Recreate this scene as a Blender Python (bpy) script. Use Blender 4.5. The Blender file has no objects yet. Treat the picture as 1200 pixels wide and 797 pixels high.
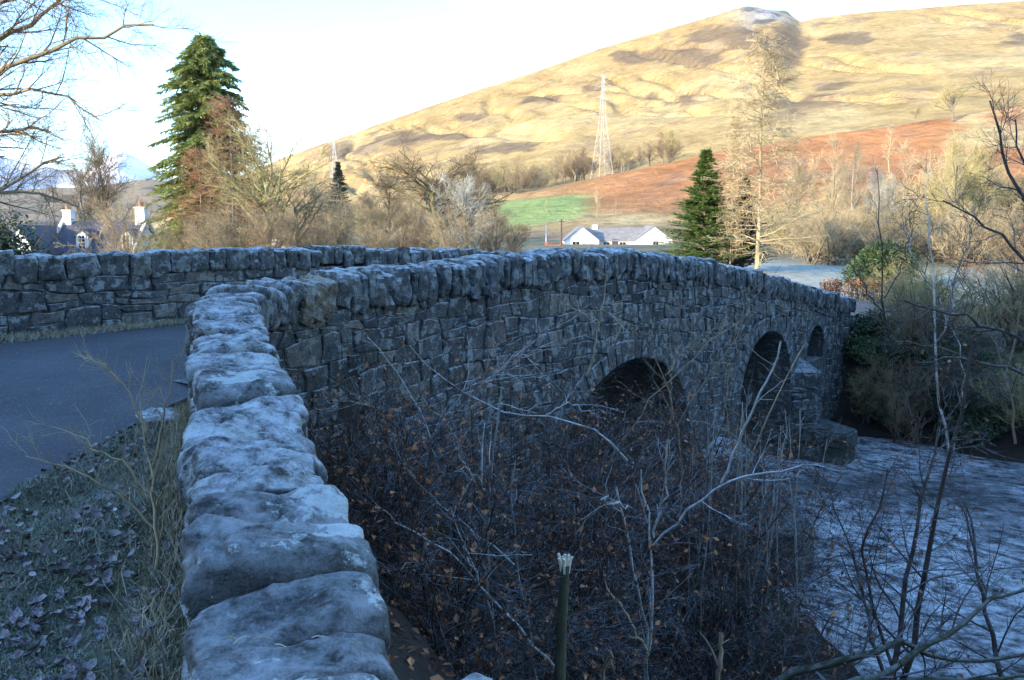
import bpy, math, random
import numpy as np
from mathutils import Vector

# ------------------------------------------------------------------ camera, sky, sun, exposure
sc = bpy.context.scene
COL = sc.collection
F = 1000.0                                     # focal length in photo pixels (photo 1200 x 797)
TH = math.atan(133.5 / F)                      # camera looks slightly down: horizon at photo row 265
cth, sth = math.cos(TH), math.sin(TH)
cam_d = bpy.data.cameras.new('camera')
cam = bpy.data.objects.new('camera', cam_d)
COL.objects.link(cam)
cam_d.sensor_width = 36.0
cam_d.lens = 36.0 * F / 1200.0
cam_d.clip_start = 0.05
cam_d.clip_end = 30000.0
cam.location = (0, 0, 0)
cam.rotation_euler = (math.pi / 2 - TH, 0, 0)
sc.camera = cam

SUN_EL = math.radians(13.0)
SUN_AZ = math.atan2(-0.76, -0.65)              # towards the sun, measured from +Y to +X
to_sun = Vector((math.sin(SUN_AZ) * math.cos(SUN_EL), math.cos(SUN_AZ) * math.cos(SUN_EL), math.sin(SUN_EL)))
w = bpy.data.worlds.new('World')
sc.world = w
w.use_nodes = True
nt = w.node_tree
nt.nodes.clear()
N = nt.nodes.new
L = nt.links.new
out = N('ShaderNodeOutputWorld')
bg = N('ShaderNodeBackground')
bg.inputs['Strength'].default_value = 0.15
sky = N('ShaderNodeTexSky')
sky.sky_type = 'NISHITA'
sky.sun_disc = False
sky.sun_elevation = SUN_EL
sky.sun_rotation = SUN_AZ
sky.air_density = 1.0
sky.dust_density = 0.3
sky.ozone_density = 4.6
tc = N('ShaderNodeTexCoord')
mp = N('ShaderNodeMapping')
mp.inputs['Scale'].default_value = (1.0, 1.0, 2.6)
mp.inputs['Location'].default_value = (0.75, 0.4, 0.1)
nz = N('ShaderNodeTexNoise')
nz.inputs['Scale'].default_value = 2.1
nz.inputs['Detail'].default_value = 6.0
nz.inputs['Roughness'].default_value = 0.55
cr = N('ShaderNodeValToRGB')
cr.color_ramp.elements[0].position = 0.49
cr.color_ramp.elements[0].color = (0.0, 0.0, 0.0, 1)
cr.color_ramp.elements[1].position = 0.76
cr.color_ramp.elements[1].color = (0.85, 0.85, 0.85, 1)
mx = N('ShaderNodeMixRGB')
mx.inputs['Color2'].default_value = (10, 10.7, 11.4, 1)
L(tc.outputs['Generated'], mp.inputs['Vector'])
L(mp.outputs['Vector'], nz.inputs['Vector'])
L(nz.outputs['Fac'], cr.inputs['Fac'])
sep = N('ShaderNodeSeparateXYZ')
L(tc.outputs['Generated'], sep.inputs[0])
lowband = N('ShaderNodeMapRange')               # thin cloud lies towards the horizon all round, clear blue overhead
lowband.interpolation_type = 'SMOOTHSTEP'
for k_, v_ in (('From Min', 0.10), ('From Max', 0.42), ('To Min', 1.0), ('To Max', 0.0)):
    lowband.inputs[k_].default_value = v_
L(sep.outputs['Z'], lowband.inputs['Value'])
mul = N('ShaderNodeMath')
mul.operation = 'MULTIPLY'
L(cr.outputs['Color'], mul.inputs[0])
L(lowband.outputs[0], mul.inputs[1])
L(mul.outputs[0], mx.inputs['Fac'])
L(sky.outputs['Color'], mx.inputs['Color1'])
L(mx.outputs['Color'], bg.inputs['Color'])
L(bg.outputs['Background'], out.inputs['Surface'])

sun_d = bpy.data.lights.new('sun', 'SUN')
sun_d.energy = 2.0
sun_d.angle = math.radians(0.5)
sun_d.color = (1.0, 0.85, 0.64)
sun = bpy.data.objects.new('sun', sun_d)
COL.objects.link(sun)
sun.rotation_euler = to_sun.to_track_quat('Z', 'Y').to_euler()

sc.view_settings.view_transform = 'Standard'
sc.view_settings.look = 'None'
sc.view_settings.gamma = 1.0
sc.view_settings.exposure = 2.55
sc.render.engine = 'CYCLES'
sc.cycles.use_denoising = True
sc.cycles.max_bounces = 6
sc.cycles.transparent_max_bounces = 4

# ------------------------------------------------------------------ helpers
def ray(x, y):
    r = (x - 600.0) / F
    v = (398.5 - y) / F
    return np.array([r, cth + v * sth, -sth + v * cth])

def at_y(x, y, Y):
    d = ray(x, y)
    return d * (Y / d[1])

def on_plane(x, y, a, b):                      # plane z = a + b*Y
    d = ray(x, y)
    return d * (a / (d[2] - b * d[1]))

_perm = np.random.RandomState(7).rand(64, 64, 64).astype(np.float64)

def vnoise(p):
    p = np.asarray(p, float)
    i = np.floor(p).astype(int)
    f = p - i
    f = f * f * (3 - 2 * f)
    r = 0.0
    for dx in (0, 1):
        wx = f[..., 0] if dx else 1 - f[..., 0]
        for dy in (0, 1):
            wy = f[..., 1] if dy else 1 - f[..., 1]
            for dz in (0, 1):
                wz = f[..., 2] if dz else 1 - f[..., 2]
                r = r + wx * wy * wz * _perm[(i[..., 0] + dx) & 63, (i[..., 1] + dy) & 63, (i[..., 2] + dz) & 63]
    return r * 2 - 1

def fbm(p, octaves=4, gain=0.5):
    p = np.asarray(p, float)
    a, r = 1.0, 0.0
    for k in range(octaves):
        r = r + a * vnoise(p * (2.03 ** k) + 11.7 * k)
        a *= gain
    return r

def fbm2(X, Y, scale, octaves=4, seed=0.0):
    X = np.asarray(X, float) / scale
    Y = np.asarray(Y, float) / scale
    return fbm(np.stack(np.broadcast_arrays(X, Y, np.full_like(X, seed + 0.37)), -1), octaves)

def sstep(a, b, x):
    t = np.clip((np.asarray(x, float) - a) / (b - a), 0, 1)
    return t * t * (3 - 2 * t)

def make_mesh(name, V, quads=None, tris=None, mat=None, smooth=True, color=None):
    V = np.asarray(V, np.float32).reshape(-1, 3)
    idx, starts, totals, pos = [], [], [], 0
    for arr, k in ((quads, 4), (tris, 3)):
        if arr is None or len(arr) == 0:
            continue
        arr = np.asarray(arr, np.int32).reshape(-1, k)
        idx.append(arr.ravel())
        starts.append(pos + np.arange(len(arr)) * k)
        totals.append(np.full(len(arr), k))
        pos += arr.size
    me = bpy.data.meshes.new(name)
    me.vertices.add(len(V))
    me.vertices.foreach_set('co', V.ravel())
    idx = np.concatenate(idx).astype(np.int32)
    st = np.concatenate(starts).astype(np.int32)
    tt = np.concatenate(totals).astype(np.int32)
    me.loops.add(len(idx))
    me.loops.foreach_set('vertex_index', idx)
    me.polygons.add(len(st))
    me.polygons.foreach_set('loop_start', st)
    me.polygons.foreach_set('loop_total', tt)
    me.polygons.foreach_set('use_smooth', np.full(len(st), bool(smooth)))
    if color is not None:
        at = me.color_attributes.new('Col', 'FLOAT_COLOR', 'POINT')
        c = np.ones((len(V), 4), np.float32)
        c[:, :3] = color
        at.data.foreach_set('color', c.ravel())
    me.update(calc_edges=True)
    if mat is not None:
        me.materials.append(mat)
    return me

def obj(name, me, parent=None, loc=None, rot=None, scale=None, mat=None):
    o = bpy.data.objects.new(name, me)
    COL.objects.link(o)
    if parent is not None:
        o.parent = parent
    if loc is not None:
        o.location = [float(v) for v in loc]
    if rot is not None:
        o.rotation_euler = rot
    if scale is not None:
        o.scale = scale
    if mat is not None and me is not None:
        o.material_slots[0].link = 'OBJECT'
        o.material_slots[0].material = mat
    return o

def tag(o, label=None, cat=None, group=None, kind=None):
    if label: o['label'] = label
    if cat: o['category'] = cat
    if group: o['group'] = group
    if kind: o['kind'] = kind
    return o

def empty(name, loc, label, cat, group=None, rot=None, scale=None):
    o = obj(name, None, loc=loc, rot=rot, scale=scale)
    o.empty_display_size = 0.2
    return tag(o, label, cat, group)

class MB:                                       # collects pieces of ONE part
    def __init__(self):
        self.V, self.Q, self.T, self.n = [], [], [], 0
    def add(self, V, quads=None, tris=None):
        V = np.asarray(V, float).reshape(-1, 3)
        if quads is not None and len(quads): self.Q.append(np.asarray(quads, int).reshape(-1, 4) + self.n)
        if tris is not None and len(tris): self.T.append(np.asarray(tris, int).reshape(-1, 3) + self.n)
        self.V.append(V)
        self.n += len(V)
    def box(self, a, b, M=None):
        a, b = np.array(a, float), np.array(b, float)
        V = np.array([[x, y, z] for z in (a[2], b[2]) for y in (a[1], b[1]) for x in (a[0], b[0])])
        if M is not None: V = V @ M[:3, :3].T + M[:3, 3]
        self.add(V, [[0, 2, 3, 1], [4, 5, 7, 6], [0, 1, 5, 4], [2, 6, 7, 3], [0, 4, 6, 2], [1, 3, 7, 5]])
    def prism(self, poly, h0, h1):              # poly of (x,y), extruded in z
        k = len(poly)
        V = [(p[0], p[1], h0) for p in poly] + [(p[0], p[1], h1) for p in poly]
        q = [[i, (i + 1) % k, k + (i + 1) % k, k + i] for i in range(k)]
        t = [[0, i + 1, i] for i in range(1, k - 1)] + [[k, k + i, k + i + 1] for i in range(1, k - 1)]
        self.add(V, q, t)
    def tubes(self, P, R, sides=4):             # P [B,n,3], R [B,n]
        V, q = tube_arrays(P, R, sides)
        self.add(V, q)
    def tube(self, pts, r, sides=6):
        pts = np.asarray(pts, float)
        r = np.broadcast_to(np.asarray(r, float), (len(pts),))
        self.tubes(pts[None], r[None], sides)
    def mesh(self, name, mat, smooth=True, color=None):
        return make_mesh(name, np.concatenate(self.V), np.concatenate(self.Q) if self.Q else None,
                         np.concatenate(self.T) if self.T else None, mat, smooth, color)
    def build(self, name, mat, parent=None, smooth=False, **k):
        return obj(name, self.mesh(name, mat, smooth), parent, **k)

def tube_arrays(P, R, sides):
    P = np.asarray(P, float)
    R = np.asarray(R, float)
    B, n, _ = P.shape
    T = np.gradient(P, axis=1)
    T /= np.linalg.norm(T, axis=2, keepdims=True) + 1e-9
    ref = np.where(np.abs(T[..., 2:3]) > 0.8, np.array([1.0, 0, 0]), np.array([0, 0, 1.0]))
    ref = np.broadcast_to(ref[:, :1], T.shape)
    U = np.cross(T, ref)
    U /= np.linalg.norm(U, axis=2, keepdims=True) + 1e-9
    W = np.cross(T, U)
    a = np.arange(sides) * 2 * np.pi / sides
    V = P[:, :, None] + R[:, :, None, None] * (np.cos(a)[None, None, :, None] * U[:, :, None] + np.sin(a)[None, None, :, None] * W[:, :, None])
    b = np.arange(B)[:, None, None]
    i = np.arange(n - 1)[None, :, None]
    j = np.arange(sides)[None, None, :]
    j2 = (j + 1) % sides
    base = b * n * sides
    q = np.stack([base + i * sides + j, base + i * sides + j2, base + (i + 1) * sides + j2, base + (i + 1) * sides + j], -1)
    return V.reshape(-1, 3), q.reshape(-1, 4)

def sprout(rng, P, R, n, t0, t1, ang, asd, length, lsd, pts, wander, up, rr, rmin, taper=0.5, tipr=0.35, flat=0.0):
    """n children on each branch in P; length is absolute, shortened by taper towards the parent's tip."""
    B, m, _ = P.shape
    pi = np.repeat(np.arange(B), n)
    K = len(pi)
    t = t0 + (t1 - t0) * (np.tile(np.arange(n), B) + rng.rand(K)) / n
    x = np.clip(t * (m - 1), 0, m - 1.001)
    i = x.astype(int)
    f = (x - i)[:, None]
    pos = P[pi, i] * (1 - f) + P[pi, i + 1] * f
    T = P[pi, i + 1] - P[pi, i]
    T /= np.linalg.norm(T, axis=1, keepdims=True) + 1e-9
    r0 = (R[pi, i] * (1 - f[:, 0]) + R[pi, i + 1] * f[:, 0])
    rnd = rng.randn(K, 3)
    rnd[:, 2] *= (1 - flat)
    perp = rnd - (rnd * T).sum(1, keepdims=True) * T
    perp /= np.linalg.norm(perp, axis=1, keepdims=True) + 1e-9
    a = ang + asd * rng.randn(K)
    D = np.cos(a)[:, None] * T + np.sin(a)[:, None] * perp
    ln = length * (1 - taper * t) * np.clip(1 + lsd * rng.randn(K), 0.35, 1.8)
    step = (ln / (pts - 1))[:, None]
    out = np.empty((K, pts, 3))
    out[:, 0] = pos
    for k in range(1, pts):
        D = D + wander * rng.randn(K, 3)
        D[:, 2] += up
        D /= np.linalg.norm(D, axis=1, keepdims=True) + 1e-9
        out[:, k] = out[:, k - 1] + D * step
    rs = np.maximum(r0 * rr, rmin)
    RR = rs[:, None] * np.linspace(1, tipr, pts)[None]
    return out, np.maximum(RR, rmin * 0.6)

def resample(pts, n):
    pts = np.asarray(pts, float)
    d = np.r_[0, np.cumsum(np.linalg.norm(np.diff(pts, axis=0), axis=1))]
    t = np.linspace(0, d[-1], n)
    return np.stack([np.interp(t, d, pts[:, k]) for k in range(3)], 1)

def leaf_quads(rng, C, size, aspect=0.55, sd=0.3, updir=None, upw=0.0):
    """small diamond leaves at C, random orientation"""
    K = len(C)
    a = rng.randn(K, 3)
    if updir is not None:
        a = a + updir * upw
    a /= np.linalg.norm(a, axis=1, keepdims=True)
    b = rng.randn(K, 3)
    b -= (b * a).sum(1, keepdims=True) * a
    b /= np.linalg.norm(b, axis=1, keepdims=True)
    c = np.cross(a, b)
    s = size * np.clip(1 + sd * rng.randn(K), 0.4, 1.9)[:, None]
    fold = a * s * 0.22
    V = np.stack([C - b * s, C - c * s * aspect + fold, C + b * s, C + c * s * aspect + fold], 1)
    q = np.arange(K * 4).reshape(K, 4)
    return V.reshape(-1, 3), q

# ------------------------------------------------------------------ materials
def nodes_mat(name, rough=0.9, spec=0.3):
    m = bpy.data.materials.new(name)
    m.use_nodes = True
    t = m.node_tree
    b = t.nodes['Principled BSDF']
    b.inputs['Roughness'].default_value = rough
    b.inputs['Specular IOR Level'].default_value = spec
    return m, t, b

def ramp(t, fac, stops):
    r = t.nodes.new('ShaderNodeValToRGB')
    e = r.color_ramp.elements
    while len(e) < len(stops): e.new(0.5)
    for k, (p, c) in enumerate(stops):
        e[k].position = p
        e[k].color = (*c, 1) if len(c) == 3 else c
    t.links.new(fac, r.inputs['Fac'])
    return r.outputs['Color']

def noise(t, vec, scale, detail=5, rough=0.6, out='Fac', stretch=None):
    if stretch is not None:
        m = t.nodes.new('ShaderNodeMapping')
        m.inputs['Scale'].default_value = stretch
        t.links.new(vec, m.inputs['Vector'])
        vec = m.outputs['Vector']
    n = t.nodes.new('ShaderNodeTexNoise')
    n.inputs['Scale'].default_value = scale
    n.inputs['Detail'].default_value = detail
    n.inputs['Roughness'].default_value = rough
    t.links.new(vec, n.inputs['Vector'])
    return n.outputs[out]

def mixc(t, fac, a, b, mode='MIX'):
    m = t.nodes.new('ShaderNodeMixRGB')
    m.blend_type = mode
    for s, k in ((fac, 'Fac'), (a, 'Color1'), (b, 'Color2')):
        if isinstance(s, (int, float)): m.inputs[k].default_value = s
        elif isinstance(s, tuple): m.inputs[k].default_value = (*s, 1)
        else: t.links.new(s, m.inputs[k])
    return m.outputs['Color']

def math_n(t, op, a, b=None, clamp=False):
    m = t.nodes.new('ShaderNodeMath')
    m.operation = op
    m.use_clamp = clamp
    for s, k in ((a, 0), (b, 1)):
        if s is None: continue
        if isinstance(s, (int, float)): m.inputs[k].default_value = s
        else: t.links.new(s, m.inputs[k])
    return m.outputs[0]

def bump(t, b, h, strength, dist=0.02):
    n = t.nodes.new('ShaderNodeBump')
    n.inputs['Strength'].default_value = strength
    n.inputs['Distance'].default_value = dist
    t.links.new(h, n.inputs['Height'])
    t.links.new(n.outputs['Normal'], b.inputs['Normal'])

def geo(t):
    return t.nodes.new('ShaderNodeNewGeometry')

def up_mask(t, lo, hi):                        # rime settles on faces that look up
    g = geo(t)
    s = t.nodes.new('ShaderNodeSeparateXYZ')
    t.links.new(g.outputs['Normal'], s.inputs[0])
    m = t.nodes.new('ShaderNodeMapRange')
    m.inputs['From Min'].default_value = lo
    m.inputs['From Max'].default_value = hi
    t.links.new(s.outputs['Z'], m.inputs['Value'])
    return m.outputs[0]

def stone_mat(name, cols, frost=0.6, lichen=0.4, scale=1.0, tint=0.35, moss=0.0, bumpd=0.02, lsc=6.5):
    m, t, b = nodes_mat(name, 0.85, 0.35)
    g = geo(t)
    p = g.outputs['Position']
    n1 = noise(t, p, 3.0 * scale, 8, 0.65)
    c = ramp(t, n1, [(0.30, cols[0]), (0.50, cols[1]), (0.72, cols[2])])
    oi = t.nodes.new('ShaderNodeObjectInfo')
    tv = ramp(t, g.outputs['Random Per Island'], [(0.0, (1 - tint,) * 3), (0.45, (1, 1, 1)), (0.8, (1 + tint * .6, 1 + tint * .5, 1 + tint * .35)), (1.0, (1 + tint * 1.2, 1 + tint * .8, 1 + tint * .1))])
    c = mixc(t, 1.0, c, tv, 'MULTIPLY')
    # strata streaks and dark pores
    n2 = noise(t, p, 18 * scale, 6, 0.7)
    c = mixc(t, 1.0, c, ramp(t, n2, [(0.32, (0.38, 0.38, 0.38)), (0.56, (1.12, 1.12, 1.12))]), 'MULTIPLY')
    n7 = noise(t, p, 140, 2, 0.6)
    c = mixc(t, 1.0, c, ramp(t, n7, [(0.3, (0.62, 0.62, 0.62)), (0.6, (1.12, 1.12, 1.12))]), 'MULTIPLY')
    if moss:
        n5 = noise(t, p, 2.2 * scale, 5, 0.7)
        c = mixc(t, ramp(t, n5, [(0.52, (0, 0, 0)), (0.66, (moss,) * 3)]), c, (0.035, 0.045, 0.02))
    if lichen:
        n3 = noise(t, p, lsc * scale, 9, 0.72)
        c = mixc(t, ramp(t, n3, [(0.535, (0, 0, 0)), (0.56, (lichen,) * 3)]), c, (0.42, 0.46, 0.42))
    n6 = noise(t, p, 34 * scale, 3, 0.5)
    c = mixc(t, ramp(t, n6, [(0.66, (0, 0, 0)), (0.72, (0.5,) * 3)]), c, (0.36, 0.38, 0.36))
    if frost:
        n4 = noise(t, p, 9 * scale, 8, 0.75)
        um = up_mask(t, 0.15, 0.85)
        f = math_n(t, 'MULTIPLY', um, ramp(t, n4, [(0.40, (0, 0, 0)), (0.60, (frost,) * 3)]))
        c = mixc(t, f, c, (0.74, 0.80, 0.82))
    t.links.new(c, b.inputs['Base Color'])
    h = math_n(t, 'ADD', math_n(t, 'MULTIPLY', n2, 0.5), noise(t, p, 60 * scale, 4, 0.7))
    bump(t, b, h, 1.0, bumpd * 1.6)
    return m

def bark_mat(name, a, c, frost=0.0, scale=8.0, fcol=(0.6, 0.66, 0.7)):
    m, t, b = nodes_mat(name, 0.9, 0.2)
    p = geo(t).outputs['Position']
    n1 = noise(t, p, scale, 4, 0.6)
    col = ramp(t, n1, [(0.35, a), (0.65, c)])
    oi = t.nodes.new('ShaderNodeObjectInfo')
    col = mixc(t, 1.0, col, ramp(t, oi.outputs['Random'], [(0, (0.8, 0.8, 0.8)), (1, (1.2, 1.17, 1.12))]), 'MULTIPLY')
    if frost:
        n2 = noise(t, p, scale * 2.3, 4, 0.6)
        f = math_n(t, 'MULTIPLY', up_mask(t, 0.0, 0.7), ramp(t, n2, [(0.42, (0, 0, 0)), (0.62, (frost,) * 3)]))
        col = mixc(t, f, col, fcol)
    t.links.new(col, b.inputs['Base Color'])
    return m

def leaf_mat(name, a, c, d=None, scale=1.2, rough=0.6, trans=0.0):
    m, t, b = nodes_mat(name, rough, 0.25)
    p = geo(t).outputs['Position']
    n1 = noise(t, p, scale, 3, 0.6)
    r = geo(t).outputs['Random Per Island']
    f = math_n(t, 'ADD', math_n(t, 'MULTIPLY', n1, 0.5), math_n(t, 'MULTIPLY', r, 0.5))
    st = [(0.25, a), (0.7, c)] if d is None else [(0.2, a), (0.55, c), (0.8, d)]
    col = ramp(t, f, st)
    t.links.new(col, b.inputs['Base Color'])
    if trans:
        tb = t.nodes.new('ShaderNodeBsdfTranslucent')
        t.links.new(col, tb.inputs['Color'])
        ms = t.nodes.new('ShaderNodeMixShader')
        ms.inputs[0].default_value = trans
        t.links.new(b.outputs[0], ms.inputs[1])
        t.links.new(tb.outputs[0], ms.inputs[2])
        t.links.new(ms.outputs[0], t.nodes['Material Output'].inputs['Surface'])
    return m

def plain_mat(name, c, rough=0.7, var=0.15, scale=3.0, spec=0.3, bumps=0.0):
    m, t, b = nodes_mat(name, rough, spec)
    p = geo(t).outputs['Position']
    n1 = noise(t, p, scale, 6, 0.65)
    lo = tuple(x * (1 - var) for x in c)
    hi = tuple(min(1, x * (1 + var)) for x in c)
    t.links.new(ramp(t, n1, [(0.3, lo), (0.7, hi)]), b.inputs['Base Color'])
    if bumps: bump(t, b, noise(t, p, scale * 6, 4), bumps, 0.02)
    return m

M = {}
M['cope'] = stone_mat('frosted_cope_stone', [(0.04, 0.042, 0.043), (0.085, 0.09, 0.09), (0.15, 0.155, 0.15)], frost=0.62, lichen=0.55, scale=1.0, tint=0.3, moss=0.5, bumpd=0.015)
M['cope_lichen'] = stone_mat('lichened_cope_stone', [(0.035, 0.036, 0.036), (0.08, 0.083, 0.08), (0.14, 0.145, 0.135)], frost=0.3, lichen=0.9, scale=0.75, tint=0.25, moss=0.5, bumpd=0.015, lsc=3.2)
M['cope_far'] = stone_mat('cope_stone', [(0.045, 0.048, 0.048), (0.09, 0.095, 0.09), (0.165, 0.165, 0.15)], frost=0.85, lichen=0.45, scale=1.0, tint=0.45, moss=0.4)
M['rubble'] = stone_mat('rubble_stone', [(0.04, 0.042, 0.042), (0.085, 0.088, 0.086), (0.155, 0.155, 0.145)], frost=0.7, lichen=0.5, scale=1.1, tint=0.62, moss=0.5)
M['rubble_warm'] = stone_mat('warm_rubble_stone', [(0.09, 0.085, 0.075), (0.17, 0.155, 0.13), (0.27, 0.24, 0.19)], frost=0.6, lichen=0.35, scale=1.1, tint=0.45, moss=0.4)
M['mortar'] = stone_mat('lime_mortar', [(0.05, 0.05, 0.047), (0.095, 0.095, 0.09), (0.16, 0.16, 0.15)], frost=0.4, lichen=0.3, scale=1.6, tint=0.0, moss=0.5)
M['ledge'] = stone_mat('river_ledge_stone', [(0.035, 0.038, 0.03), (0.065, 0.07, 0.055), (0.10, 0.105, 0.09)], frost=0.12, lichen=0.12, scale=0.8, tint=0.1, moss=0.8)
M['ochre_cope'] = stone_mat('ochre_cope_stone', [(0.11, 0.09, 0.06), (0.21, 0.165, 0.10), (0.3, 0.25, 0.17)], frost=0.55, lichen=0.3, tint=0.2)  # ochre base tone for some copes just past the corner

# asphalt
m, t, b = nodes_mat('asphalt', 0.75, 0.25)
p = geo(t).outputs['Position']
c = ramp(t, noise(t, p, 90, 3, 0.7), [(0.35, (0.02, 0.021, 0.022)), (0.65, (0.075, 0.077, 0.08))])
c = mixc(t, ramp(t, noise(t, p, 0.7, 6, 0.62), [(0.38, (0, 0, 0)), (0.66, (0.75,) * 3)]), c, (0.085, 0.09, 0.098))
c = mixc(t, ramp(t, noise(t, p, 7, 8, 0.75), [(0.45, (0, 0, 0)), (0.7, (0.5,) * 3)]), c, (0.05, 0.05, 0.052))
t.links.new(c, b.inputs['Base Color'])
t.links.new(ramp(t, noise(t, p, 1.3, 4), [(0.3, (0.6,) * 3), (0.7, (0.85,) * 3)]), b.inputs['Roughness'])
c2 = mixc(t, ramp(t, noise(t, p, 45, 2, 0.5), [(0.62, (0, 0, 0)), (0.70, (0.6,) * 3)]), c, (0.22, 0.23, 0.24))
t.links.new(c2, b.inputs['Base Color'])
bump(t, b, noise(t, p, 130, 3, 0.7), 0.5, 0.006)
M['asphalt'] = m

# ground and hill: colour of the land itself from the vertex colours, broken up by noise
def land_mat(name, s1, s2, bumps, bd, stretch=None):
    m, t, b = nodes_mat(name, 0.95, 0.1)
    a = t.nodes.new('ShaderNodeVertexColor')
    a.layer_name = 'Col'
    p = geo(t).outputs['Position']
    n1 = noise(t, p, s1, 8, 0.7, stretch=stretch)
    n2 = noise(t, p, s2, 5, 0.7)
    c = mixc(t, 1.0, a.outputs['Color'], ramp(t, n1, [(0.28, (0.6, 0.57, 0.52)), (0.52, (1, 1, 1)), (0.75, (1.22, 1.22, 1.2))]), 'MULTIPLY')
    c = mixc(t, 1.0, c, ramp(t, n2, [(0.3, (0.72, 0.72, 0.72)), (0.65, (1.15, 1.15, 1.15))]), 'MULTIPLY')
    t.links.new(c, b.inputs['Base Color'])
    bump(t, b, math_n(t, 'ADD', n1, n2), bumps, bd)
    return m
M['ground'] = land_mat('ground_soil_and_grass', 1.8, 14, 0.6, 0.05)
M['hill'] = land_mat('hill_grass', 0.035, 0.18, 0.7, 2.5)
M['mountain'] = land_mat('mountain_snow', 0.004, 0.02, 0.5, 20)

# river water
m, t, b = nodes_mat('river_water', 0.05, 0.5)
b.inputs['IOR'].default_value = 1.333
p = geo(t).outputs['Position']
rotm = t.nodes.new('ShaderNodeMapping')
rotm.inputs['Rotation'].default_value = (0, 0, math.radians(37.5))
t.links.new(p, rotm.inputs['Vector'])
wv_ = noise(t, rotm.outputs[0], 0.8, 3, 0.5, 'Color')
vadd = t.nodes.new('ShaderNodeVectorMath')
vadd.operation = 'ADD'
vsc = t.nodes.new('ShaderNodeVectorMath')
vsc.operation = 'SCALE'
vsc.inputs['Scale'].default_value = 0.55
t.links.new(wv_, vsc.inputs[0])
t.links.new(rotm.outputs[0], vadd.inputs[0])
t.links.new(vsc.outputs[0], vadd.inputs[1])
fp = noise(t, vadd.outputs[0], 1.0, 10, 0.78, stretch=(3.4, 5.2, 1.0))
fq = ramp(t, noise(t, vadd.outputs[0], 0.28, 4, 0.6), [(0.34, (0.25,) * 3), (0.56, (1,) * 3)])
foam_glint = mixc(t, 1.0, ramp(t, fp, [(0.40, (0, 0, 0)), (0.50, (0.5,) * 3), (0.62, (1,) * 3)]), fq, 'MULTIPLY')  # white of the rapids, also painting in the sky's glints on the ripples
c = mixc(t, foam_glint, (0.03, 0.032, 0.03), (0.86, 0.89, 0.9))
t.links.new(c, b.inputs['Base Color'])
t.links.new(mixc(t, foam_glint, (0.04,) * 3, (0.5,) * 3), b.inputs['Roughness'])
h = math_n(t, 'ADD', noise(t, p, 5.0, 4, 0.6), math_n(t, 'MULTIPLY', noise(t, p, 17.0, 3, 0.6), 0.4))
bump(t, b, math_n(t, 'ADD', h, fp), 0.9, 0.14)
M['water'] = m

M['bark_grey'] = bark_mat('grey_bark', (0.125, 0.106, 0.075), (0.275, 0.237, 0.175))
M['twig_tan'] = bark_mat('tan_twigs', (0.273, 0.216, 0.127), (0.494, 0.400, 0.241), scale=0.8)
M['twig_brown'] = bark_mat('brown_twigs', (0.162, 0.115, 0.066), (0.297, 0.223, 0.132), scale=0.8)
M['twig_russet'] = bark_mat('russet_twigs', (0.257, 0.137, 0.072), (0.432, 0.260, 0.144), scale=0.8)
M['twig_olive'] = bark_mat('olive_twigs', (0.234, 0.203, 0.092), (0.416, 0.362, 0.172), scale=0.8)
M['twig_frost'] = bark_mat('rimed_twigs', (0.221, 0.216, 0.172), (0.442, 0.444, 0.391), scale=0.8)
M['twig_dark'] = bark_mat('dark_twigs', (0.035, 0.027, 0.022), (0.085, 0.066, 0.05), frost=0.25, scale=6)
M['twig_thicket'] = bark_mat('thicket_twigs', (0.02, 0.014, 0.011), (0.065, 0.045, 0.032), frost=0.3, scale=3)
M['stem_pale'] = bark_mat('pale_rimed_stem', (0.2, 0.19, 0.16), (0.36, 0.345, 0.30), frost=0.8, scale=14)
M['stem_tan'] = bark_mat('tan_stem', (0.23, 0.16, 0.09), (0.36, 0.27, 0.16), frost=0.3, scale=14)
M['birch'] = bark_mat('birch_bark', (0.22, 0.19, 0.16), (0.5, 0.46, 0.4), scale=6)
M['wood_cut'] = plain_mat('split_pale_wood', (0.72, 0.62, 0.44), 0.8, 0.2, 30)
M['moss_bark'] = bark_mat('mossy_bark', (0.04, 0.045, 0.02), (0.09, 0.085, 0.05), frost=0.2, scale=6)
M['needle'] = leaf_mat('conifer_needles', (0.104, 0.143, 0.044), (0.247, 0.299, 0.077), (0.416, 0.429, 0.110), 0.25, trans=0.3)
M['needle_lush'] = leaf_mat('green_conifer_needles', (0.055, 0.10, 0.028), (0.13, 0.20, 0.05), (0.22, 0.28, 0.075), 0.4, trans=0.3)
M['needle_dark'] = leaf_mat('dark_conifer_needles', (0.018, 0.032, 0.018), (0.04, 0.06, 0.03), None, 0.4)
M['ever'] = leaf_mat('evergreen_leaves', (0.022, 0.042, 0.016), (0.055, 0.09, 0.03), (0.1, 0.14, 0.05), 1.0, 0.45)
M['ever_dark'] = leaf_mat('dark_evergreen_leaves', (0.021, 0.036, 0.018), (0.052, 0.075, 0.036), (0.091, 0.111, 0.058), 0.8, 0.5)
M['ever_yellow'] = leaf_mat('yellow_green_leaves', (0.09, 0.12, 0.03), (0.2, 0.23, 0.06), (0.3, 0.32, 0.1), 1.0)
M['moss'] = leaf_mat('wet_moss', (0.018, 0.028, 0.012), (0.04, 0.055, 0.02), (0.075, 0.09, 0.035), 3.0)
M['beech'] = leaf_mat('brown_beech_leaves', (0.10, 0.05, 0.025), (0.22, 0.11, 0.05), (0.32, 0.18, 0.09), 1.5)
M['dead_leaf'] = leaf_mat('dead_brown_leaves', (0.072, 0.029, 0.016), (0.208, 0.087, 0.039), (0.480, 0.217, 0.091), 2.0)
M['fallen'] = leaf_mat('frosted_fallen_leaves', (0.08, 0.055, 0.05), (0.19, 0.145, 0.13), (0.4, 0.4, 0.4), 2.0)
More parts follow.
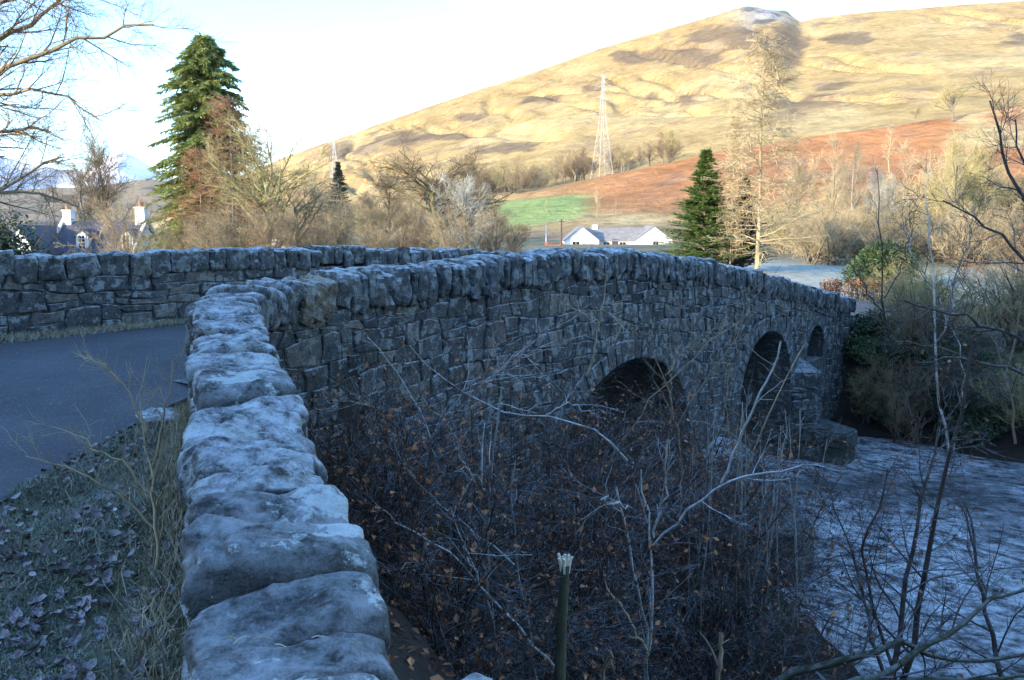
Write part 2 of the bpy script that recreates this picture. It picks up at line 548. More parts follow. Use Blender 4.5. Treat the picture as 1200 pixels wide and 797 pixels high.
M['grass'] = leaf_mat('frosted_grass', (0.09, 0.10, 0.05), (0.2, 0.215, 0.14), (0.42, 0.44, 0.38), 2.0)
M['straw'] = leaf_mat('straw_grass', (0.17, 0.14, 0.07), (0.3, 0.26, 0.15), (0.45, 0.42, 0.32), 2.0)
M['white_wall'] = plain_mat('white_render', (0.78, 0.77, 0.74), 0.85, 0.06, 1.0)
M['slate'] = plain_mat('slate_roof', (0.075, 0.075, 0.09), 0.6, 0.3, 2.0)
M['slate_brown'] = plain_mat('weathered_slate_roof', (0.26, 0.235, 0.21), 0.7, 0.25, 1.5)
M['glass'] = plain_mat('window_glass', (0.02, 0.025, 0.03), 0.08, 0.1, 1.0, 0.6)
M['frame_white'] = plain_mat('white_painted_frame', (0.8, 0.8, 0.8), 0.5, 0.03)
M['clay'] = plain_mat('clay_chimney_pot', (0.42, 0.22, 0.1), 0.8, 0.2)
M['red_brick'] = plain_mat('red_brick', (0.42, 0.13, 0.07), 0.85, 0.25, 4)
M['steel'] = plain_mat('galvanised_steel', (0.42, 0.43, 0.43), 0.5, 0.12, 2)
M['pole'] = plain_mat('pole_wood', (0.10, 0.08, 0.06), 0.85, 0.2, 4)

# ------------------------------------------------------------------ the plan of the place
B0 = np.array([-2.2, 6.7])                     # outer corner where wing wall meets bridge
UV = np.array([0.60927, 0.79296])              # along the bridge
NV = np.array([0.79296, -0.60927])             # out over the river (upstream)
BL = 16.8                                      # bridge length
PW = 0.45                                      # parapet thickness
FARN = -4.7                                    # inner face of the opposite parapet
WATER = -4.67

def SN(X, Y):
    dx, dy = X - B0[0], Y - B0[1]
    return dx * UV[0] + dy * UV[1], dx * NV[0] + dy * NV[1]

def XY(s, n):
    s, n = np.asarray(s, float), np.asarray(n, float)
    return np.stack([B0[0] + s * UV[0] + n * NV[0], B0[1] + s * UV[1] + n * NV[1]], -1)

def P3(s, n, z):
    p = XY(s, n)
    return np.concatenate([p, np.broadcast_to(np.asarray(z, float), p.shape[:-1])[..., None]], -1)

_cs = [-12, -4, 0, 1.3, 3.0, 4.3, 5.2, 6.4, 7.8, 9.5, 11.3, 14.3, 16.8, 24]
_cz = [-1.25, -0.62, -0.50, -0.42, -0.34, -0.30, -0.30, -0.345, -0.43, -0.62, -0.85, -1.30, -1.69, -1.95]
def cop(s):                                    # top of the copes along the bridge
    s = np.asarray(s, float)
    return (np.interp(s - 0.6, _cs, _cz) + np.interp(s, _cs, _cz) * 2 + np.interp(s + 0.6, _cs, _cz)) / 4

_fs = [-12, -6, 0, 2.3, 5, 9, 11.3, 14.3, 16.8, 24]
_fz = [-0.95, -0.58, -0.345, -0.35, -0.36, -0.50, -0.85, -1.30, -1.69, -1.95]
def cop_far(s):                                # top of the opposite parapet
    return np.interp(np.asarray(s, float), _fs, _fz)

def deck_z(s, n):                              # road surface, with a little crossfall
    f = np.clip((np.asarray(n, float) + 0.45) / (FARN + 0.45), 0, 1)
    return (cop(s) - 0.95) * (1 - f) + (cop_far(s) - 0.92) * f

def platform(Y):
    return -1.9 + 0.065 * np.clip(Y, -12, 9.6)

def wing_right(X, Y):                          # distance to the river side of the wing wall line
    ax, ay = -0.40, 1.5
    dx, dy = X - ax, Y - ay
    return dx * 0.94 + dy * 0.342

def road_lo(s):
    s = np.asarray(s, float)
    return -4.3 + 0.12 * np.clip(-3 - s, 0, 30) ** 1.25
def road_hi(s):
    s = np.asarray(s, float)
    return -0.85 + 0.52 * np.clip(0.4 - s, 0, 60) ** 1.15
RIDGE_Y = -75.0
def ground_z(X, Y):
    X, Y = np.broadcast_arrays(np.asarray(X, float), np.asarray(Y, float))
    s, n = SN(X, Y)
    plat = platform(Y)
    # land left of the road and beyond falls gently
    land = plat - 1.6 * sstep(1.5, 12, -n - 5.2) * sstep(-30, 5, s + 20)
    far = -2.95 + 0.25 * fbm2(X, Y, 14, 3) + 0.004 * np.clip(Y - 40, 0, 300)
    edge_n = np.where(n > 0, -0.686 * n, 1.0)
    reach = np.where(n > 0, 2.5 + 0.35 * np.clip(n, 0, 9), 1.8)
    tn = (s - edge_n) / reach
    z = land + (-4.85 - land) * sstep(0.02, 1.0, tn) - 0.6 * sstep(0.9, 1.5, tn)
    # far bank
    edge2 = 15.2 + 0.4 * np.sin(n * 0.5) + 0.3 * np.sin(n * 1.3)
    up2 = sstep(-0.7, 0.25, s - edge2)
    zb = -4.4 + 1.5 * sstep(0.2, 3.4, s - edge2)
    zb = zb + (far + 0 - (-2.9)) * sstep(2.0, 5.0, s - edge2)
    z = z * (1 - up2) + zb * up2
    # spit of ground that carries the thicket, in front of the near arch
    for (sc_, nc, rs, rn, h) in ((3.3, 3.0, 1.5, 1.5, 1.2), (2.6, 5.0, 1.8, 2.2, 1.0), (4.6, 2.6, 0.9, 0.9, 0.9)):
        z = np.maximum(z, -5.2 + (h + 0.5) * np.exp(-((s - sc_) / rs) ** 2 - ((n - nc) / rn) ** 2))
    bumps = 0.05 * fbm2(X, Y, 0.9, 4, 3.0) + 0.02 * fbm2(X, Y, 0.25, 2, 5.0) + 0.14 * fbm2(X, Y, 0.55, 4, 7.0) * sstep(0.3, 0.9, wing_right(X, Y)) * (s < 8)
    z = z + bumps * np.where((n < 0.3) & (s < 1), 0.35, 1.0)
    # bed of the road, and the embankment that carries it on from the far end of the bridge
    z = z - 0.035 * sstep(-0.05, 0.1, n - road_lo(s)) * sstep(-0.05, 0.1, road_hi(s) - n) * (s < 1)
    z = np.where((s > -0.6) & (s < 17) & (n < 0.0) & (n > FARN - PW), np.minimum(z, deck_z(np.clip(s, 0, 30), n) - 0.12), z)
    emb = sstep(16.2, 16.9, s) * sstep(34, 26, s) * sstep(-8.5, -5.0, n) * sstep(3.4, 0.8, n)
    z = z * (1 - emb) + (deck_z(s, n) - 0.05) * emb
    # wooded hill behind the camera that keeps the bridge in shade
    rh = 34.5 + 2.5 * fbm2(X, Y * 0, 40, 3, 8.0)
    hb = sstep(-12, RIDGE_Y, Y) * rh * (1 - 0.5 * sstep(-110, -300, Y))
    z = z + hb
    return z

# ground sheet
def axis(parts):
    return np.unique(np.concatenate(parts).round(4))
gx = axis([np.linspace(-4000, -400, 10), np.linspace(-400, -60, 24), np.linspace(-60, -8, 45), np.linspace(-8, 14, 150), np.linspace(14, 60, 60), np.linspace(60, 400, 40), np.linspace(400, 4000, 10)])
gy = axis([np.linspace(-2000, -140, 10), np.linspace(-140, -6, 42), np.linspace(-6, 1, 15), np.linspace(1, 24, 170), np.linspace(24, 60, 60), np.linspace(60, 200, 40), np.linspace(200, 4000, 16)])
GX, GY = np.meshgrid(gx, gy)
GZ = ground_z(GX, GY)
nx, ny = len(gx), len(gy)
ii, jj = np.meshgrid(np.arange(nx - 1), np.arange(ny - 1))
q = np.stack([jj * nx + ii, jj * nx + ii + 1, (jj + 1) * nx + ii + 1, (jj + 1) * nx + ii], -1).reshape(-1, 4)
S_, N_ = SN(GX, GY)
wr = wing_right(GX, GY)
colr = np.zeros(GX.shape + (3,))
colr[:] = (0.24, 0.20, 0.11)                              # far winter pasture
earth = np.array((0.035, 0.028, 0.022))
fr = np.array((0.30, 0.33, 0.31))                         # rimed turf
verge = np.array((0.12, 0.125, 0.085))
pale = np.array((0.40, 0.40, 0.32))
def blend(mask, c):
    colr[:] = colr * (1 - mask[..., None]) + np.asarray(c) * mask[..., None]
blend(sstep(30, 38, GY) * sstep(75, 62, GY) * sstep(6, 12, GX), pale)
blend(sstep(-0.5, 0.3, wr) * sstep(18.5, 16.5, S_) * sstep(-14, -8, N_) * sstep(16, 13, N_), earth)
blend(sstep(26, 22, GY) * sstep(16.5, 18.5, S_), (0.07, 0.07, 0.04))
vm = sstep(0.3, -0.2, wr) * sstep(26, 12, GY) * sstep(1.2, 0.3, S_)
blend(vm, verge)
blend(vm * sstep(-0.1, 0.45, fbm2(GX, GY, 0.6, 4, 2.0)), fr)
blend(sstep(-14, -30, GY), (0.07, 0.06, 0.035))
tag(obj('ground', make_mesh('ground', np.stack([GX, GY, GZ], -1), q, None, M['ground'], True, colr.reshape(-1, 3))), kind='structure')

# ---- hillside across the valley (two folds: bracken slope, then the long golden hill with its crag)
hx = np.linspace(-260, 1560, 380)
sky_l = np.interp(hx, [-260, 60, 180, 250, 300, 345, 420, 500, 560, 640, 700, 740, 780, 815, 835, 852, 870, 888, 903, 914, 922, 945, 1000, 1100, 1200, 1560],
                  [284, 276, 262, 228, 202, 182, 155, 127, 106, 79, 56, 43, 31, 21, 14, 9, 9, 10, 13, 19, 24, 20, 14, 5, -3, -22])
rid_l = np.interp(hx, [-260, 300, 420, 500, 600, 700, 760, 830, 950, 1080, 1200, 1560], [280, 268, 256, 243, 229, 212, 199, 183, 163, 141, 122, 85])
dep = np.concatenate([np.linspace(150, 340, 90), np.linspace(346, 400, 12), np.linspace(408, 900, 150), np.linspace(910, 1300, 24)])
HX, HD = np.meshgrid(hx, dep)
SK, RI = np.broadcast_to(sky_l, HX.shape), np.broadcast_to(rid_l, HX.shape)
base_y = 287.0
yp = np.where(HD <= 340, base_y + (RI - base_y) * ((HD - 150) / 190) ** 0.85,
     np.where(HD <= 400, RI + 2.0 * (HD - 340) / 60 * np.clip((RI - SK) / 40, 0, 1), RI + 2.0 * np.clip((RI - SK) / 40, 0, 1) + (SK - RI - 2.0 * np.clip((RI - SK) / 40, 0, 1)) * np.clip((HD - 400) / 500, 0, 1) ** 0.92))
kk = np.where(HD <= 900, 1, 1)
WX = (HX - 600) / F * HD * (1 / cth)
WZ = (np.tan(np.arctan((398.5 - yp) / F) - TH)) * HD
amp = sstep(150, 260, HD) * (1 - 0.8 * sstep(820, 900, HD) * sstep(1000, 900, HD))
rough = 2.2 * fbm2(WX, HD, 60, 5, 1.0) + 5.5 * fbm2(WX, HD, 170, 4, 4.0) * sstep(380, 520, HD)
gul = np.abs(fbm2(WX + 0.35 * HD, HD * 0.25, 55, 4, 9.0))
rough = rough - 5.0 * np.exp(-(gul / 0.10) ** 2) * sstep(420, 560, HD)
WZ = WZ + rough * amp
crag = np.exp(-((HX - 884) / 34.0) ** 2) * sstep(800, 880, HD)
WZ = WZ + crag * 4.0 * fbm2(WX, HD, 14, 3, 6.0) - 90 * sstep(900, 1300, HD)
nhx, nhd = len(hx), len(dep)
ii, jj = np.meshgrid(np.arange(nhx - 1), np.arange(nhd - 1))
q = np.stack([jj * nhx + ii, jj * nhx + ii + 1, (jj + 1) * nhx + ii + 1, (jj + 1) * nhx + ii], -1).reshape(-1, 4)
colr = np.zeros(HX.shape + (3,))
colr[:] = (0.42, 0.285, 0.11)
n_a = fbm2(WX, HD, 80, 5, 12.0)
n_b = fbm2(WX, HD, 38, 5, 14.0)
n_c = fbm2(WX, HD * 0.6, 120, 5, 17.0)
n_d = fbm2(WX, HD, 14, 4, 19.0)
blend(sstep(0.0, 0.7, n_a), (0.48, 0.345, 0.15))
blend(sstep(0.1, 0.6, n_c) * 0.5, (0.37, 0.24, 0.095))
upper = sstep(420, 560, HD)
blend(sstep(0.55, 0.95, n_d + .5 * n_b) * upper * .7, (0.27, 0.19, 0.12))
YP = yp
def spot(x, y, rx, ry, k=0.5):
    r = ((HX - x) / rx) ** 2 + ((YP - y) / ry) ** 2
    return sstep(1.2, 0.6, r + k * 1.3 * n_b + 0.55 * n_d)
heath = (0.13, 0.092, 0.062)
for a in ((800, 60, 38, 14), (850, 42, 60, 12), (905, 50, 24, 26), (745, 62, 30, 8), (980, 45, 26, 8), (632, 118, 30, 8), (555, 135, 18, 6), (798, 112, 14, 18), (760, 108, 10, 7),
          (940, 118, 42, 15), (960, 95, 28, 6), (905, 140, 30, 10), (1000, 150, 20, 6), (500, 158, 60, 7), (690, 105, 12, 5), (1180, 45, 30, 14), (420, 172, 40, 9), (470, 165, 30, 6), (590, 180, 40, 8)):
    blend(spot(*a) * 0.75 * upper, heath)
lower = sstep(405, 340, HD)
blend(lower * 0.9, (0.40, 0.28, 0.12))
blend(lower * sstep(560, 760, HX + 60 * n_a) * sstep(272, 236, YP + 20 * n_a + 10 * n_b), (0.42, 0.185, 0.07))           # bracken
blend(lower * sstep(-0.1, 0.35, n_c + .6 * n_b) * 0.85 * sstep(640, 740, HX), (0.50, 0.38, 0.18))
blend(lower * sstep(.35, .8, n_d + .4 * n_b) * .6, (0.25, 0.15, 0.085))
blend(lower * sstep(262, 276, YP + 6 * n_b) * 0.7, (0.27, 0.19, 0.12))
green = sstep(570, 590, HX) * sstep(702, 668, HX + 10 * n_b) * sstep(0, 3, YP - (236 - (HX - 580) * 0.10)) * sstep(276, 268, YP + (HX - 580) * 0.16)
blend(lower * green, (0.27, 0.32, 0.10))
blend(np.exp(-((HX - 884) / 32.0) ** 2) * sstep(30, 20, YP + 5 * n_d) * upper, (0.30, 0.285, 0.26))
blend(np.exp(-((HX - 884) / 36.0) ** 2) * sstep(.1, .5, n_d) * sstep(34, 24, YP) * upper, (0.12, 0.105, 0.09))
blend(sstep(430, 340, HX) * sstep(0.0, 0.4, n_b) * 0.7, (0.36, 0.20, 0.10))
tag(obj('hillside', make_mesh('hillside', np.stack([WX, HD, WZ], -1), q, None, M['hill'], True, colr.reshape(-1, 3))), kind='structure')

def range_hill(name, depth, xs, ys, mat, cfun, back=0.35, amp=6.0, yb=286):
    hx = np.linspace(xs[0], xs[-1], 160)
    sk = np.interp(hx, xs, ys)
    tt = np.concatenate([np.linspace(0, 1, 40), np.linspace(1.05, 1.6, 8)])
    X2, T2 = np.meshgrid(hx, tt)
    D2 = depth * (1 - back + back * T2)
    Y2 = yb + (sk[None] - yb) * np.clip(T2, 0, 1)
    Z2 = np.tan(np.arctan((398.5 - Y2) / F) - TH) * D2
    XX = (X2 - 600) / F * D2 / cth
    Z2 = Z2 + amp * fbm2(XX, D2, depth * 0.06, 5, 3.0) * sstep(0, 0.3, T2) - np.clip(T2 - 1, 0, 1) * depth * 0.06
    a, c = X2.shape[1], X2.shape[0]
    i, j = np.meshgrid(np.arange(a - 1), np.arange(c - 1))
    qq = np.stack([j * a + i, j * a + i + 1, (j + 1) * a + i + 1, (j + 1) * a + i], -1).reshape(-1, 4)
    col = cfun(X2, Y2, XX, D2)
    tag(obj(name, make_mesh(name, np.stack([XX, D2, Z2], -1), qq, None, mat, True, col.reshape(-1, 3))), kind='structure')

def snow_col(X2, Y2, XX, D2):
    c = np.zeros(X2.shape + (3,))
    c[:] = (0.17, 0.18, 0.2)
    mk = sstep(232, 200, Y2 + 26 * fbm2(XX, D2, 240, 5, 2.0))[..., None]
    return c * (1 - mk) + np.array((0.8, 0.8, 0.82)) * mk
def low_col(X2, Y2, XX, D2):
    c = np.zeros(X2.shape + (3,))
    c[:] = (0.27, 0.2, 0.12)
    mk = sstep(0.0, 0.5, fbm2(XX, D2, 90, 4, 2.0))[..., None]
    return c * (1 - mk) + np.array((0.13, 0.10, 0.075)) * mk
range_hill('mountain', 5200, [-500, -250, -100, 0, 40, 80, 110, 132, 150, 166, 182, 215, 260, 320, 420], [215, 190, 172, 180, 196, 204, 200, 188, 177, 184, 196, 210, 225, 245, 280], M['mountain'], snow_col, 0.45, 40)
range_hill('low_hill', 1700, [-500, -200, 0, 60, 120, 180, 260, 330, 420], [225, 228, 226, 224, 219, 212, 214, 240, 280], M['hill'], low_col, 0.5, 6)

# ---- river
rs = np.concatenate([np.linspace(-6, 1, 12), np.linspace(1.2, 16.8, 150)])
rn = np.concatenate([np.linspace(-60, -6, 20), np.linspace(-5.6, 16, 190), np.linspace(17, 90, 30)])
RS, RN = np.meshgrid(rs, rn)
XYr = XY(RS, RN)
wz = 0.035 * fbm2(XYr[..., 0] * 1.0, XYr[..., 1], 0.7, 4, 1.0) + 0.03 * np.sin(RN * 2.1 + 1.5 * fbm2(XYr[..., 0], XYr[..., 1], 2.5, 2, 2.0) * 3)* sstep(0.1, -0.6, -RN+2)
a, c = RS.shape[1], RS.shape[0]
ii, jj = np.meshgrid(np.arange(a - 1), np.arange(c - 1))
q = np.stack([jj * a + ii, (jj + 1) * a + ii, (jj + 1) * a + ii + 1, jj * a + ii + 1], -1).reshape(-1, 4)
tag(obj('river', make_mesh('river', np.concatenate([XYr, (WATER + wz)[..., None]], -1), q, None, M['water'], True)), kind='structure')

# ---- road: over the bridge, then bending back past the camera's left
def road_strip(name, mat, lo, hi, dz, crown=0.0):
    # stations: centre line with heading; on the bridge straight, then an arc towards -Y
    st = []
    for s in np.linspace(30, 0.0, 60):
        p = XY(s, 0)
        z = float(cop(s) - 0.95)
        st.append((p, NV, z, s))
    V = []
    K = 12
    for (p, nn, z, s) in st:
        a0, b0 = lo(s), hi(s)
        for k in range(K + 1):
            f = k / K
            o = a0 + (b0 - a0) * f
            pp = p + nn * o
            V.append((pp[0], pp[1], float(deck_z(s, o)) + dz + crown * (1 - (2 * f - 1) ** 2)))
    # arc part: inner edge curves round to head for -Y
    for s in np.linspace(-0.3, -22, 60):
        a0, b0 = lo(s), hi(s)
        pa, pb = XY(s, a0), XY(s, b0)
        for k in range(K + 1):
            f = k / K
            pp = pa * (1 - f) + pb * f
            z = float(platform(pp[1])) * min(1, -s / 1.0) + float(deck_z(0, a0 + (b0 - a0) * f)) * (1 - min(1, -s / 1.0))
            V.append((pp[0], pp[1], z + dz + crown * (1 - (2 * f - 1) ** 2)))
    ns = len(V) // (K + 1)
    q = [[r * (K + 1) + k, r * (K + 1) + k + 1, (r + 1) * (K + 1) + k + 1, (r + 1) * (K + 1) + k] for r in range(ns - 1) for k in range(K)]
    return tag(obj(name, make_mesh(name, V, q, None, mat, True)), kind='structure')
road_strip('road', M['asphalt'], road_lo, road_hi, 0.004, 0.06)

# ------------------------------------------------------------------ stones
def masonry(rng, u0, u1, depth_max, hmin, hmax, wmin, wmax, gap=0.010, split=0.3, start=0.0):
    """irregular brought-to-course rubble: list of 8-point outlines in (u, v), v = depth below the top line"""
    rows = [start]
    while rows[-1] < depth_max:
        rows.append(rows[-1] + rng.uniform(hmin, hmax))
    seeds = rng.uniform(0, 50, len(rows))
    def line(k, u):
        return rows[k] + 0.035 * np.sin(u * 1.9 + seeds[k]) + 0.02 * np.sin(u * 5.3 + 2 * seeds[k])
    outl = []
    for k in range(len(rows) - 1):
        u = u0 + rng.uniform(-0.2, 0)
        jt, jb = 0.0, 0.0
        h = rows[k + 1] - rows[k]
        while u < u1:
            wd = rng.uniform(wmin, wmax) * (0.7 + 0.6 * (h - hmin) / max(1e-6, hmax - hmin))
            ub = u + wd
            jt2, jb2 = rng.uniform(-.05, .05), rng.uniform(-.05, .05)
            cells = [(0.0, 1.0)]
            if h > 0.6 * (hmin + hmax) * 0.8 and rng.rand() < split:
                f = rng.uniform(0.35, 0.65)
                cells = [(0.0, f), (f, 1.0)]
            for (fa, fb) in cells:
                def pt(fu, fv):
                    uu = (u + jt * (1 - fv) + jb * fv) * (1 - fu) + (ub + jt2 * (1 - fv) + jb2 * fv) * fu
                    va, vb = line(k, uu), line(k + 1, uu)
                    return uu, va + (vb - va) * fv
                o = [pt(0, fa), pt(.5, fa), pt(1, fa), pt(1, (fa + fb) / 2), pt(1, fb), pt(.5, fb), pt(0, fb), pt(0, (fa + fb) / 2)]
                o = np.array(o)
                c = o.mean(0)
                o += rng.uniform(-1, 1, o.shape) * 0.017
                sz = np.abs(o - c).max(0) + 1e-6
                o = c + (o - c) * np.clip(1 - gap / sz, 0.5, 1)
                # knock the corners off
                for e in (0, 2, 4, 6):
                    o[e] = c + (o[e] - c) * rng.uniform(0.90, 1.0)
                outl.append(o)
            u, jt, jb = ub, jt2, jb2
    return outl

def stone_geom(rng, o, pos, nrm, proud, back=0.02):
    """a pillowed block on a wall face; pos(u, v) -> point on the face"""
    c = o.mean(0)
    def ring(f, d, jit):
        p = c + (o - c) * f
        P = np.array([pos(a, b_) for a, b_ in p])
        return P + nrm * (d + rng.uniform(-jit, jit, (8, 1)))
    pr = proud * rng.uniform(0.5, 1.5)
    tilt = (o - c) @ rng.uniform(-.05, .05, 2)
    A = ring(1.0, -back, 0)
    Bq = ring(0.985, pr * 0.55, 0.003)
    C = ring(0.90, pr, 0.005) + nrm * tilt[:, None] * 0.8
    m = pos(*c) + nrm * (pr * rng.uniform(0.8, 1.2))
    V = np.concatenate([A, Bq, C, [m]])
    q = [[r * 8 + i, r * 8 + (i + 1) % 8, (r + 1) * 8 + (i + 1) % 8, (r + 1) * 8 + i] for r in (0, 1) for i in range(8)]
    t = [[16 + i, 16 + (i + 1) % 8, 24] for i in range(8)]
    return V, np.array(q), np.array(t)

def orient(V, q, t, nrm):                      # make faces look along nrm
    a, b_, c = V[t[0][0]], V[t[0][1]], V[t[0][2]]
    if np.dot(np.cross(b_ - a, c - a), nrm) < 0:
        return q[:, ::-1], t[:, ::-1]
    return q, t

def face_stones(rng, parent, outl, pos, nrm, proud, mats, limit, keep=None, name='wall_stone', seen=None):
    """largest `limit` stones as parts of their own, the rest joined as one stuff part"""
    items = []
    for o in outl:
        if keep is not None:
            r = keep(o)
            if r is None: continue
            o = r
        V, q, t = stone_geom(rng, o, pos, nrm, proud)
        q, t = orient(V, q, t, nrm)
        ext = V.max(0) - V.min(0)
        c = V.mean(0)
        area = np.linalg.norm(ext) ** 2 / (c @ c)
        items.append((area, V, q, t, c))
    items.sort(key=lambda a: -a[0])
    rest = MB()
    for k, (_, V, q, t, c) in enumerate(items):
        if k < limit:
            me = make_mesh(name, V - c, q, t, mats[rng.choice(len(mats), p=[0.82, 0.18]) if len(mats) == 2 else 0], True)
            obj(name, me, parent, loc=c)
        else:
            rest.add(V, q, t)
    if rest.n:
        o = rest.build('small_wall_stones', mats[0], parent, smooth=True)
        o['kind'] = 'stuff'
    return len(items)

def cube_sphere(n):
    g = np.linspace(-1, 1, n + 1)
    V, Q, off = [], [], 0
    for ax in range(3):
        for sg in (-1, 1):
            a, b_ = np.meshgrid(g, g)
            p = np.zeros(a.shape + (3,))
            p[..., ax] = sg
            p[..., (ax + 1) % 3] = a
            p[..., (ax + 2) % 3] = b_
            i, j = np.meshgrid(np.arange(n), np.arange(n))
            k = n + 1
            qq = np.stack([j * k + i, j * k + i + 1, (j + 1) * k + i + 1, (j + 1) * k + i], -1).reshape(-1, 4)
            if sg < 0: qq = qq[:, ::-1]
            V.append(p.reshape(-1, 3))
            Q.append(qq + off)
            off += k * k
    V, Q = np.concatenate(V), np.concatenate(Q)
    key = np.round(V * 1000).astype(int)
    _, first, inv = np.unique(key, axis=0, return_index=True, return_inverse=True)
    return V[first], inv.ravel()[Q]

_CS = {n: cube_sphere(n) for n in (4, 6, 8, 20, 28)}

def boulder(rng, half, n=6, k=5.0, amp=0.06, strata=0.0):
    """rounded, weathered block with half sizes half = (along, across, up)"""
    V, Q = _CS[n]
    d = V / (np.abs(V) ** k).sum(1, keepdims=True) ** (1 / k)
    half = np.array(half)
    P = d * half
    o = rng.uniform(-30, 30, 3)
    sh = rng.uniform(-0.22, 0.22, 3)
    nrm = d / np.linalg.norm(d, axis=1, keepdims=True)
    big = fbm(P / 0.22 + o, 3)
    P = P + nrm * (amp * 0.9 * big)[:, None]
    if n >= 8:
        P = P + nrm * (0.010 * fbm(P / 0.06 + o, 5, 0.6) + 0.012 * (np.abs(fbm(P / 0.16 + o + 5, 3)) - .3))[:, None]
    if strata:
        dirv = np.array([rng.uniform(-.15, .15), rng.uniform(-.2, .2), 1.0])
        h = P @ dirv
        lv = vnoise(np.stack([h * 26 + o[0], h * 0 + o[1], fbm(P / 0.25 + o, 2) * 0.8], -1))
        flat = np.sqrt(P[:, 0] ** 2 + P[:, 1] ** 2)[:, None] + 1e-6
        P[:, :2] += P[:, :2] / flat * (strata * lv)[:, None]
    P[:, 2] += sh[0] * P[:, 0] * 0.5 + sh[1] * P[:, 1] * 0.35
    return P, Q

def frame(T, lean=0.0):
    T = np.array([T[0], T[1], T[2] if len(T) > 2 else 0.0], float)
    T /= np.linalg.norm(T)
    S = np.array([T[1], -T[0], 0.0])
    S /= np.linalg.norm(S)
    U = np.cross(S, T)
    if lean:
        ca, sa = math.cos(lean), math.sin(lean)
        T, U = T * ca + U * sa, U * ca - T * sa
    return np.stack([T, S, U], 1)

# ------------------------------------------------------------------ the wing wall beside the camera
rng = np.random.RandomState(3)
A2 = np.array([-0.40, 1.5])
DW = np.array([-0.342, 0.94])
NW = np.array([0.94, 0.342])
wing = empty('wing_wall', (A2[0], A2[1], -1.7), 'low roadside wall beside the verge, topped with broad frosted boulder copes', 'wall')
wo = np.array([A2[0], A2[1], -1.7])
# copes: boundaries read off the photograph row by row, carried onto the sloping top of the wall
rows = [1010, 925, 858, 797, 735, 662, 608, 563, 543, 519, 497, 470, 455, 430, 418, 408, 400, 392, 385, 378, 371, 364.5, 358.5, 353]
lens_ = [float((on_plane(320, y, -1.03, 0.075)[:2] - A2) @ DW) for y in rows]
lens_ = [l - lens_[0] * 0 for l in lens_]
def wing_top(l):
    Y = A2[1] + DW[1] * l
    return -1.03 + 0.075 * Y
cutx = {}
for k in range(len(lens_) - 1):
    la, lb = lens_[k], lens_[k + 1]
    lm, hl = (la + lb) / 2, (lb - la) / 2
    p = A2 + DW * (lm)
    wid = 0.218 + rng.uniform(-0.012, 0.028)
    off = 0.02 + rng.uniform(-0.018, 0.025)
    near = lm < 3.2
    thick = 0.13 if hl > 0.1 else 0.11
    n = 28 if lm < 1.6 else 20
    V, Q = boulder(rng, (hl * 0.97 - 0.004, wid, thick), n, k=rng.uniform(6, 10), amp=0.034 if near else 0.024, strata=0.015)
    # worn joints: the arrises towards the neighbours are rounded away
    xr = np.abs(V[:, 0]) / (hl + 1e-6)
    V[:, 2] -= np.where(V[:, 2] > 0, 1, 0) * (0.05 if hl > .09 else 0.035) * np.clip(xr - 0.55, 0, 1) ** 1.8 / 0.25
    # the river side sags, the crown is rounded
    V[:, 2] -= 0.32 * np.clip(V[:, 1] - 0.06, 0, 1) ** 1.5 + 0.25 * np.clip(-V[:, 1] - 0.16, 0, 1) ** 1.4
    R = frame((DW[0], DW[1], 0.07), lean=rng.uniform(0.02, 0.30))
    R = R @ np.array([[1, rng.uniform(-.22, .22), 0], [0, 1, 0], [0, 0, 1]])
    W_ = V @ R.T
    c = np.array([*(p + NW * off), wing_top(lm) - thick + rng.uniform(-0.04, 0.035)])
    me = make_mesh('coping_stone', W_, Q, None, M['cope_lichen' if lm < 1.12 or k == 12 else 'cope'], True)
    obj('coping_stone', me, wing, loc=c - wo)
# a small stone wedged on the river side below the nearest copes
V, Q = boulder(rng, (0.12, 0.10, 0.07), 20, 4.5, 0.03, 0.01)
obj('wedge_stone', make_mesh('wedge_stone', V @ frame(DW).T, Q, None, M['cope'], True), wing, loc=np.array([*(A2 + DW * 0.02 + NW * 0.31), wing_top(0) - 0.13]) - wo)
# wall body
mb = MB()
ls = np.linspace(-2.0, 5.35, 40)
sec = []
for l in ls:
    p = A2 + DW * l
    t_ = wing_top(l) - 0.17
    pl = p - NW * 0.185
    pr = p + NW * 0.185
    zb_l = platform(p[1]) - 0.4
    zb_r = min(platform(p[1]) - 1.6, -3.4 - 0.35 * max(0, l - 1))
    sec += [(*pl, zb_l), (*pl, t_), (*pr, t_), (*pr, zb_r)]
q = [[r * 4 + i, r * 4 + i + 1, (r + 1) * 4 + i + 1, (r + 1) * 4 + i] for r in range(len(ls) - 1) for i in range(3)]
q += [[0, 3, 2, 1], [(len(ls) - 1) * 4 + i for i in (0, 1, 2, 3)]]
mb.add(np.array(sec) - wo, q)
mb.build('wall_core', M['mortar'], wing)
for side in (-1, 1):
    outl = masonry(rng, -1.9, 5.2, 0.78 if side < 0 else 1.7, 0.13, 0.24, 0.18, 0.42)
    def pos(u, v, side=side):
        p = A2 + DW * u + NW * (0.185 * side)
        return np.array([p[0], p[1], wing_top(u) - 0.20 - v]) - wo
    nr = np.array([NW[0] * side, NW[1] * side, 0.0])
    for o in outl:
        V, q, t_ = stone_geom(rng, o, pos, nr, 0.03)
        q, t_ = orient(V, q, t_, nr)
        c = V.mean(0)
        obj('wall_stone', make_mesh('wall_stone', V - c, q, t_, M['rubble'], True), wing, loc=c)

# ------------------------------------------------------------------ the bridge
bridge = empty('stone_bridge', (*B0, -4.7), 'humpbacked rubble stone bridge with arches over the river, in blue shade', 'bridge')
bo = np.array([*B0, -4.7])
BASE = -5.6
